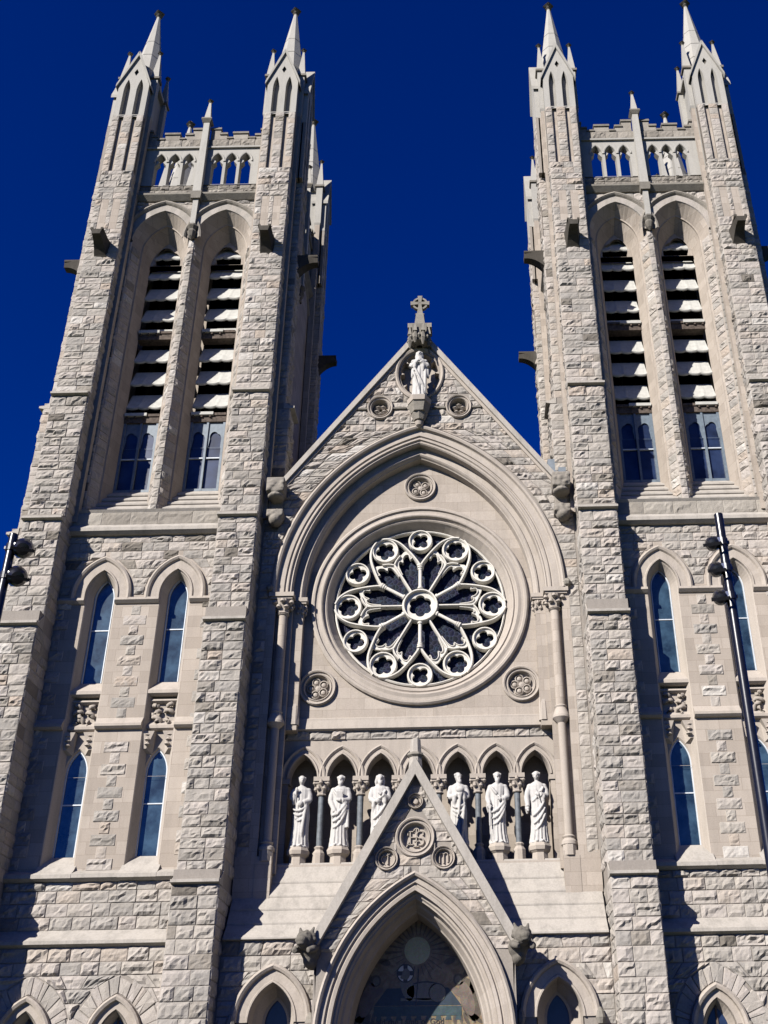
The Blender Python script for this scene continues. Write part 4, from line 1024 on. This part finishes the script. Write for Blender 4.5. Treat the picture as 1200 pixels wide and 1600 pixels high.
def hand(w,d,up,s=1.):
    """five fingers reaching from wrist w along d"""
    w=Vector(w); d=Vector(d).normalized(); up=Vector(up).normalized(); sd_=d.cross(up).normalized(); P=[ellip(tuple(w+d*.055*s),(.045*s,.045*s,.05*s))]
    for k,l in zip((-1.5,-.5,.5,1.5),(.075,.095,.09,.065)):
        a=w+d*.07*s+sd_*.021*k*s; b=a+d*l*.55*s+up*.012*s; c=b+d*l*.4*s-up*.02*s
        P.append(tubeg([tuple(a),tuple(b),tuple(c)],[.015*s,.014*s,.010*s],6))
    a=w+d*.03*s+sd_*.04*s; P.append(tubeg([tuple(a),tuple(a+sd_*.035*s+d*.03*s),tuple(a+sd_*.03*s+d*.075*s)],[.017*s,.015*s,.011*s],6))
    return P
def statue_parts(cfg):
    H=2.42; P=[]; ln=cfg.get('lean',0)
    pz=lambda z:z/2.42*H
    ph=cfg.get('ph',0); k=cfg.get('k',15)
    rings=[]
    data=[(0.0,.30,.24,.16),(.10,.30,.25,.16),(.35,.265,.22,.15),(.7,.25,.215,.13),(1.05,.27,.22,.10),(1.3,.255,.205,.07),(1.5,.245,.19,.05),(1.75,.27,.19,.04),(1.92,.27,.175,.03),(2.0,.20,.14,0),(2.06,.11,.10,0)]
    for z,rx,ry,fa in data:
        cx=ln*math.sin(z/2.0*math.pi)*.08
        rings.append((pz(z),rx,ry,cx,.02 if z<.2 else 0,fa,k,ph+.5*math.sin(z*1.7+ph)))
    P.append(loftrings(rings))
    hx=cfg.get('hx',0); hz=2.25
    rot=Matrix.Rotation(cfg.get('turn',0),3,'Z')@Matrix.Rotation(cfg.get('tilt',.12),3,'X')
    def hp(x,y,z): 
        q=rot@Vector((x,y,z)); return (hx+q.x,-.02+q.y,hz+q.z)
    P.append(tubeg([(0,.01,1.98),(hx*.6,0,2.10),hp(0,0,-.05)],[.085,.07,.075]))
    P.append(ellip(hp(0,0,.02),(.108,.125,.15),rot)); P.append(ellip(hp(0,-.03,-.06),(.075,.085,.085),rot))
    P.append(tubeg([hp(0,-.12,.05),hp(0,-.150,-.005),hp(0,-.125,-.02)],[.016,.026,.018],6))     # nose
    P.append(tubeg([hp(-.065,-.105,.065),hp(0,-.128,.072),hp(.065,-.105,.065)],[.018,.02,.018],6)) # brow
    for sg in (-1,1): P.append(ellip(hp(sg*.042,-.108,.035),(.019,.014,.013),rot)); P.append(ellip(hp(sg*.108,.01,.01),(.018,.03,.04),rot)); P.append(ellip(hp(sg*.05,-.09,-.03),(.03,.03,.03),rot))
    P.append(tubeg([hp(-.03,-.118,-.06),hp(0,-.126,-.056),hp(.03,-.118,-.06)],[.012,.016,.012],6))
    P.append(ellip(hp(0,.035,.06),(.125,.125,.125),rot))  # hair cap
    for i in range(9):
        a=math.pi*(i/8)*1.1-.15; P.append(ellip(hp(.115*math.cos(a),.02+.10*math.sin(a),.09),(.036,.036,.045),rot))
    hair=cfg.get('hair',0)
    if hair:
        for sg in (-1,1): P.append(tubeg([hp(sg*.10,.02,.08),hp(sg*.13,.03,-.08),hp(sg*.12,.02,-.08-hair)],[.045,.055,.035]))
    bd=cfg.get('beard',0)
    if bd:
        P.append(tubeg([hp(0,-.10,-.07),hp(0,-.13,-.14),hp(0,-.12,-.14-bd*.6),hp(.0,-.11,-.14-bd)],[.06,.07,.055,.02]))
        for sg in (-1,1): P.append(tubeg([hp(sg*.06,-.10,-.055),hp(sg*.055,-.115,-.14)],[.03,.03],8))
    # arms
    for sg,(el,wr,hd,upv) in ((-1,cfg['R']),(1,cfg['L'])):
        sh=(sg*.235,0,1.90)
        P.append(ellip(sh,(.11,.11,.10)))
        P.append(tubeg([sh,tuple((Vector(sh)+Vector(el))/2+Vector((sg*.02,0,0))),el],[.10,.105,.10])); P.append(tubeg([el,tuple((Vector(el)*.4+Vector(wr)*.6)),wr],[.10,.085,.075]))
        # hanging sleeve
        e=Vector(el); wv=Vector(wr); mid=e*.35+wv*.65
        P.append(tubeg([tuple(mid),tuple(mid+Vector((sg*.02,.01,-.18))),tuple(mid+Vector((sg*.02,.03,-.34)))],[.08,.075,.03]))
        P+=hand(wr,hd,upv,1.15)
    # mantle folds
    for Q,r in cfg.get('folds',[]): P.append(tubeg(Q,[r*.6]+[r]*(len(Q)-2)+[r*.5],8))
    for q in (-.09,.09): P.append(ellip((q,-.25,.03),(.06,.12,.05)))
    P+=cfg.get('extra',[])
    P.append(loftrings([(-.02,.33,.30,0,-.02,0,1,0),(.03,.33,.30,0,-.02,0,1,0)],16))
    return P
def bx(c,h,rot=None):
    v=[];
    for z in (-1,1):
        for x,y in ((-1,-1),(1,-1),(1,1),(-1,1)):
            p=Vector((x*h[0],y*h[1],z*h[2])); p=rot@p if rot else p; v.append(tuple(p+Vector(c)))
    return v,[(3,2,1,0),(4,5,6,7),(0,1,5,4),(1,2,6,5),(2,3,7,6),(3,0,4,7)]
def diag(x0,z0,x1,z1,sag=.12,y=-.20,n=7):
    return [(x0+(x1-x0)*t,y-.05*math.sin(math.pi*t),z0+(z1-z0)*t-sag*math.sin(math.pi*t)) for t in [i/(n-1) for i in range(n)]]
RX=lambda a:Matrix.Rotation(R_(a),3,'X'); RY=lambda a:Matrix.Rotation(R_(a),3,'Y')
F1=[(diag(-.22,1.25,.22,1.35),.04),(diag(-.2,1.12,.24,1.25,.16),.04),(diag(-.16,1.0,.2,1.1,.2),.035),(diag(.2,1.3,.10,.3,0),.05)]
F2=[(diag(-.24,1.0,.25,1.45,.10),.05),(diag(-.22,.8,.26,1.35,.14),.045),(diag(-.2,.6,.25,1.2,.16),.04),(diag(-.24,1.9,.15,1.45,.05,-.17),.045)]
F3=[(diag(.22,1.85,-.18,1.35,.06,-.16),.045),(diag(.22,1.35,-.2,.85,.08),.045),(diag(.24,1.15,-.18,.6,.1),.04),(diag(.24,.95,-.12,.4,.1),.04)]
CF=[
 dict(ph=.3,turn=.25,beard=0,R=((-.30,-.08,1.62),(-.15,-.24,1.80),(.3,-.4,1),(0,-1,0)),L=((.30,-.05,1.55),(.12,-.25,1.45),(-1,-.4,-.2),(0,-1,0)),folds=F1,lean=.5,extra=[ellip((.02,-.26,1.42),(.09,.07,.11)),tubeg([(-.12,-.28,1.3),(-.14,-.3,1.95)],[.018,.018])]),
 dict(ph=1.1,turn=-.1,beard=.13,R=((-.32,-.06,1.52),(-.14,-.22,1.12),(.6,-.4,-.5),(0,-1,0)),L=((.30,-.06,1.55),(.08,-.26,1.50),(-1,-.2,.1),(0,-1,0)),folds=F2,extra=[bx((.0,-.27,1.66),(.12,.035,.16),RX(10)),tubeg([(.27,-.1,1.5),(.29,-.16,.6)],[.05,.06])]),
 dict(ph=2.0,turn=.15,beard=.10,hair=.12,R=((-.30,-.06,1.56),(-.10,-.24,1.42),(1,-.2,.2),(0,-1,0)),L=((.31,-.06,1.55),(.10,-.26,1.66),(-.8,-.3,.5),(0,-1,0)),folds=F3,extra=[ellip((-.04,-.27,1.47),(.08,.06,.09))]),
 dict(ph=.9,turn=.55,beard=.08,tilt=.2,R=((-.30,-.06,1.56),(-.02,-.26,1.60),(1,-.3,.4),(0,-1,0)),L=((.30,-.06,1.55),(.10,-.26,1.74),(-.6,-.3,.7),(0,-1,0)),folds=F1,extra=[ellip((.06,-.28,1.78),(.14,.09,.11)),tubeg([(.06,-.26,1.6),(.0,-.28,.9)],[.06,.03])]),
 dict(ph=1.7,turn=-.05,beard=.34,R=((-.34,-.05,1.50),(-.30,-.20,1.28),(.2,-.4,-1),(0,-1,0)),L=((.32,-.05,1.55),(.12,-.25,1.42),(-1,-.3,.2),(0,-1,0)),folds=F2,lean=-.4,extra=[tubeg([(-.30,-.24,1.38),(-.27,-.26,.05)],[.022,.016]),tubeg([(-.38,-.25,1.22),(-.21,-.25,1.22)],[.02,.02]),bx((-.29,-.25,.95),(.035,.012,.4))]),
 dict(ph=2.6,turn=-.15,beard=0,R=((-.36,-.04,1.50),(-.34,-.16,1.18),(0,-.3,-1),(0,-1,0)),L=((.32,-.05,1.56),(.08,-.26,1.56),(-1,-.2,.1),(0,-1,0)),folds=F3,lean=.3,extra=[tubeg([(-.06,-.27,1.78),(.08,-.28,1.3)],[.02,.02]),tubeg([(-.08,-.27,1.62),(.10,-.27,1.68)],[.018,.018]),ellip((.2,-.22,1.5),(.07,.06,.09))])]
SL=['white robed saint statue with raised hand on the leftmost pedestal of the arcade',
 'white bearded saint statue holding a book, second from the left in the arcade',
 'white saint statue partly hidden behind the left slope of the portal gable',
 'white saint statue half in blue shadow just right of the portal gable',
 'white statue of a saint with a very long beard and a sword at his side',
 'white clean-shaven saint statue on the rightmost pedestal of the arcade']
for i,(k,cf) in enumerate(zip((-3,-2,-1,1,2,3),CF)):
    o=skin('saint_statue',statue_parts(cf),.020,'marble',None,Matrix.Translation((1.335*k,YA-.10,9.93)),1)
    o['label']=SL[i]; o['category']='statue'; o['group']='white saint statues in the arcade'
vf=[(diag(-.2,1.5,.2,.5,.02),.05),(diag(-.24,1.3,.05,.2,.0),.04),(diag(.26,1.55,.24,.2,.0,-.12),.06),(diag(.33,1.5,.36,1.0,0,-.05),.06),(diag(-.26,1.5,-.28,1.0,0,-.08),.06)]
vc=dict(ph=.2,k=11,turn=-.05,hair=.2,tilt=.1,R=((-.33,-.10,1.56),(-.06,-.27,1.74),(.5,-.3,.8),(0,-1,0)),L=((.33,-.10,1.56),(.06,-.27,1.74),(-.5,-.3,.8),(0,-1,0)),folds=vf,extra=[loftrings([(2.05,.17,.15,0,.03,0,1,0),(2.3,.15,.15,0,.03,0,1,0),(2.42,.06,.07,0,.02,0,1,0)],16)])
o=skin('praying_statue',statue_parts(vc),.020,'marble',None,Matrix.Translation((0,-.36,27.18)),1)
o['label']='white statue of a veiled woman with joined hands in the oval niche under the cross'; o['category']='statue'
for sg in (-1,1):
    x=sg*5.42; rk=random.Random(9+sg); P=[bx((x,-.25,23.12),(.34,.55,.30)),bx((x,-.12,22.02),(.31,.42,.16)),bx((x,0,22.5),(.24,.18,.5)),ellip((x,-.42,22.72),(.33,.40,.14)),ellip((x+.02,-.28,21.8),(.27,.34,.24))]
    for k in range(16): P.append(ellip((x+rk.uniform(-.27,.27),-.78+rk.uniform(-.02,.05),23.12+rk.uniform(-.24,.22)),(rk.uniform(.06,.13),rk.uniform(.05,.10),rk.uniform(.05,.10)),None,8,6))
    for k in range(8): P.append(ellip((x+rk.uniform(-.22,.22),-.52,22.02+rk.uniform(-.12,.12)),(.10,.07,.07),None,8,6))
    skin('kneeler',P,.035,'grey',church,None,1)
# beasts at the springing of the portal gable
def beast(s):
    P=[ellip((0,.15,-.1),(.30,.55,.34)),ellip((0,-.42,.02),(.27,.30,.27)),ellip((0,-.68,-.05),(.17,.16,.13)),ellip((0,-.66,-.17),(.13,.14,.05)),
       ellip((-.1,-.62,.14),(.06,.07,.05)),ellip((.1,-.62,.14),(.06,.07,.05)),tubeg([(-.16,-.4,.2),(-.22,-.38,.42)],[.08,.03]),tubeg([(.16,-.4,.2),(.22,-.38,.42)],[.08,.03]),
       tubeg([(-.22,-.1,-.1),(-.28,-.45,-.25),(-.2,-.6,-.33)],[.12,.10,.08]),tubeg([(.22,-.1,-.1),(.28,-.45,-.25),(.2,-.6,-.33)],[.12,.10,.08]),tubeg([(0,.1,.2),(0,-.1,.32),(0,-.3,.28)],[.08,.09,.06]),ellip((0,.2,-.4),(.2,.4,.2))]
    for k in range(7):
        a=math.pi*k/6; P.append(ellip((.27*math.cos(a),-.36,.05+.24*math.sin(a)),(.07,.09,.07)))
    return P
for sg in (-1,1): skin('grotesque',beast(sg),.026,'dark',pt,Matrix.Translation((sg*3.10,YG-.12,6.52))@Matrix.Rotation(sg*.25,4,'Z')@Matrix.Rotation(-.2,4,'X'),1)

# ---------------------------------------------------------------- floodlight poles
def pole(x,y,ztop,lights,label,r=.058,col=1.18):
    t=thing('floodlight_pole',label,'light pole',(x,y,0),'black poles carrying floodlights')
    m=MB(); m.lathe(0,0,[(r*1.9,0),(r*1.9,.3),(r*1.25,.35),(r*1.2,3.0),(r*1.12,3.02),(r,ztop-.25),(r,ztop)],20,'black'); m.frust(0,0,ztop,r*1.02,ztop+.015,r*.6,20,'black'); m.frust(0,0,0,.2,.04,.2,4,'black'); m.build('pole',t)
    for z,sx,ang,R0 in lights:
        m=MB(); m.frust(0,0,z-.05,r*1.22,z+.05,r*1.22,16,'black'); m.box(-r*1.5,r*1.5,-.02,.02,z-.02,z+.02,'black'); m.box(sx*r*1.1-.01,sx*r*1.1+.03,-.06,-.03,z-.05,z+.05,'chrome')
        m.box(*sorted((sx*r,sx*(r+.08))),-.02,.02,z-.025,z+.025,'black'); m.build('clamp',t)
        m=MB(); pr=[(R0*.25,-.16),(R0*.6,-.15),(R0*.85,-.08),(R0*.95,0),(R0,.10),(R0,.16),(R0*.92,.17)]
        for (r0,a0),(r1,a1) in zip(pr,pr[1:]): m.frust(0,0,a0,r0,a1,r1,20,'black',smooth=True,cap=False)
        m.frust(0,0,-.165,R0*.25,-.16,R0*.25,12,'black'); m.frust(0,0,.15,R0*.92,.155,R0*.92,20,'lens')
        for q in (-1,1): m.box(q*R0*1.03-.006,q*R0*1.03+.006,-.02,.02,-.2,.03,'black')
        m.box(-R0*1.03,R0*1.03,-.02,.02,-.205,-.19,'black')
        o=m.build('floodlight',t); o.matrix_local=Matrix.Translation((sx*(r+R0*.62),.03,z))@Matrix.Rotation(ang,4,'Z')@Matrix.Rotation(R_(-62),4,'X')
    return t
pole(5.13,-23.4,8.68,[(8.26,-1,-.30,.105),(7.88,-1,-.20,.105),(7.48,-1,-.26,.105)],'black steel pole with three round floodlights in front of the right tower')
pole(-4.30,-23.2,8.70,[(8.50,1,.42,.14),(8.08,1,.5,.14)],'black steel pole with two round floodlights cut by the left edge of the photo')
# ---------------------------------------------------------------- ground
M['lawn']=plain('short_grass',(.03,.05,.015),.9,0,.1,.4,.4,3)
M['pave']=plain('asphalt_paving',(.045,.045,.047),.9,0,.2,.15,.2,2)
def flat(name,x0,x1,y0,y1,z,mat):
    m=MB(); m.add([(x0,y0,z),(x1,y0,z),(x1,y1,z),(x0,y1,z)],[(0,1,2,3)],mat); o=m.build(name); o['kind']='structure'; return o
flat('ground',-900,900,-900,900,-.01,'lawn')
flat('pavement',-14,14,-60,-5.4,.0,'pave')
m=MB()
for i in range(5): m.box(-6+.0*i,6,-5.4+.34*i,-.7,.16*i,.16*(i+1)-.002*i,'pave',.5)
o=m.build('entrance_steps'); o['kind']='structure'
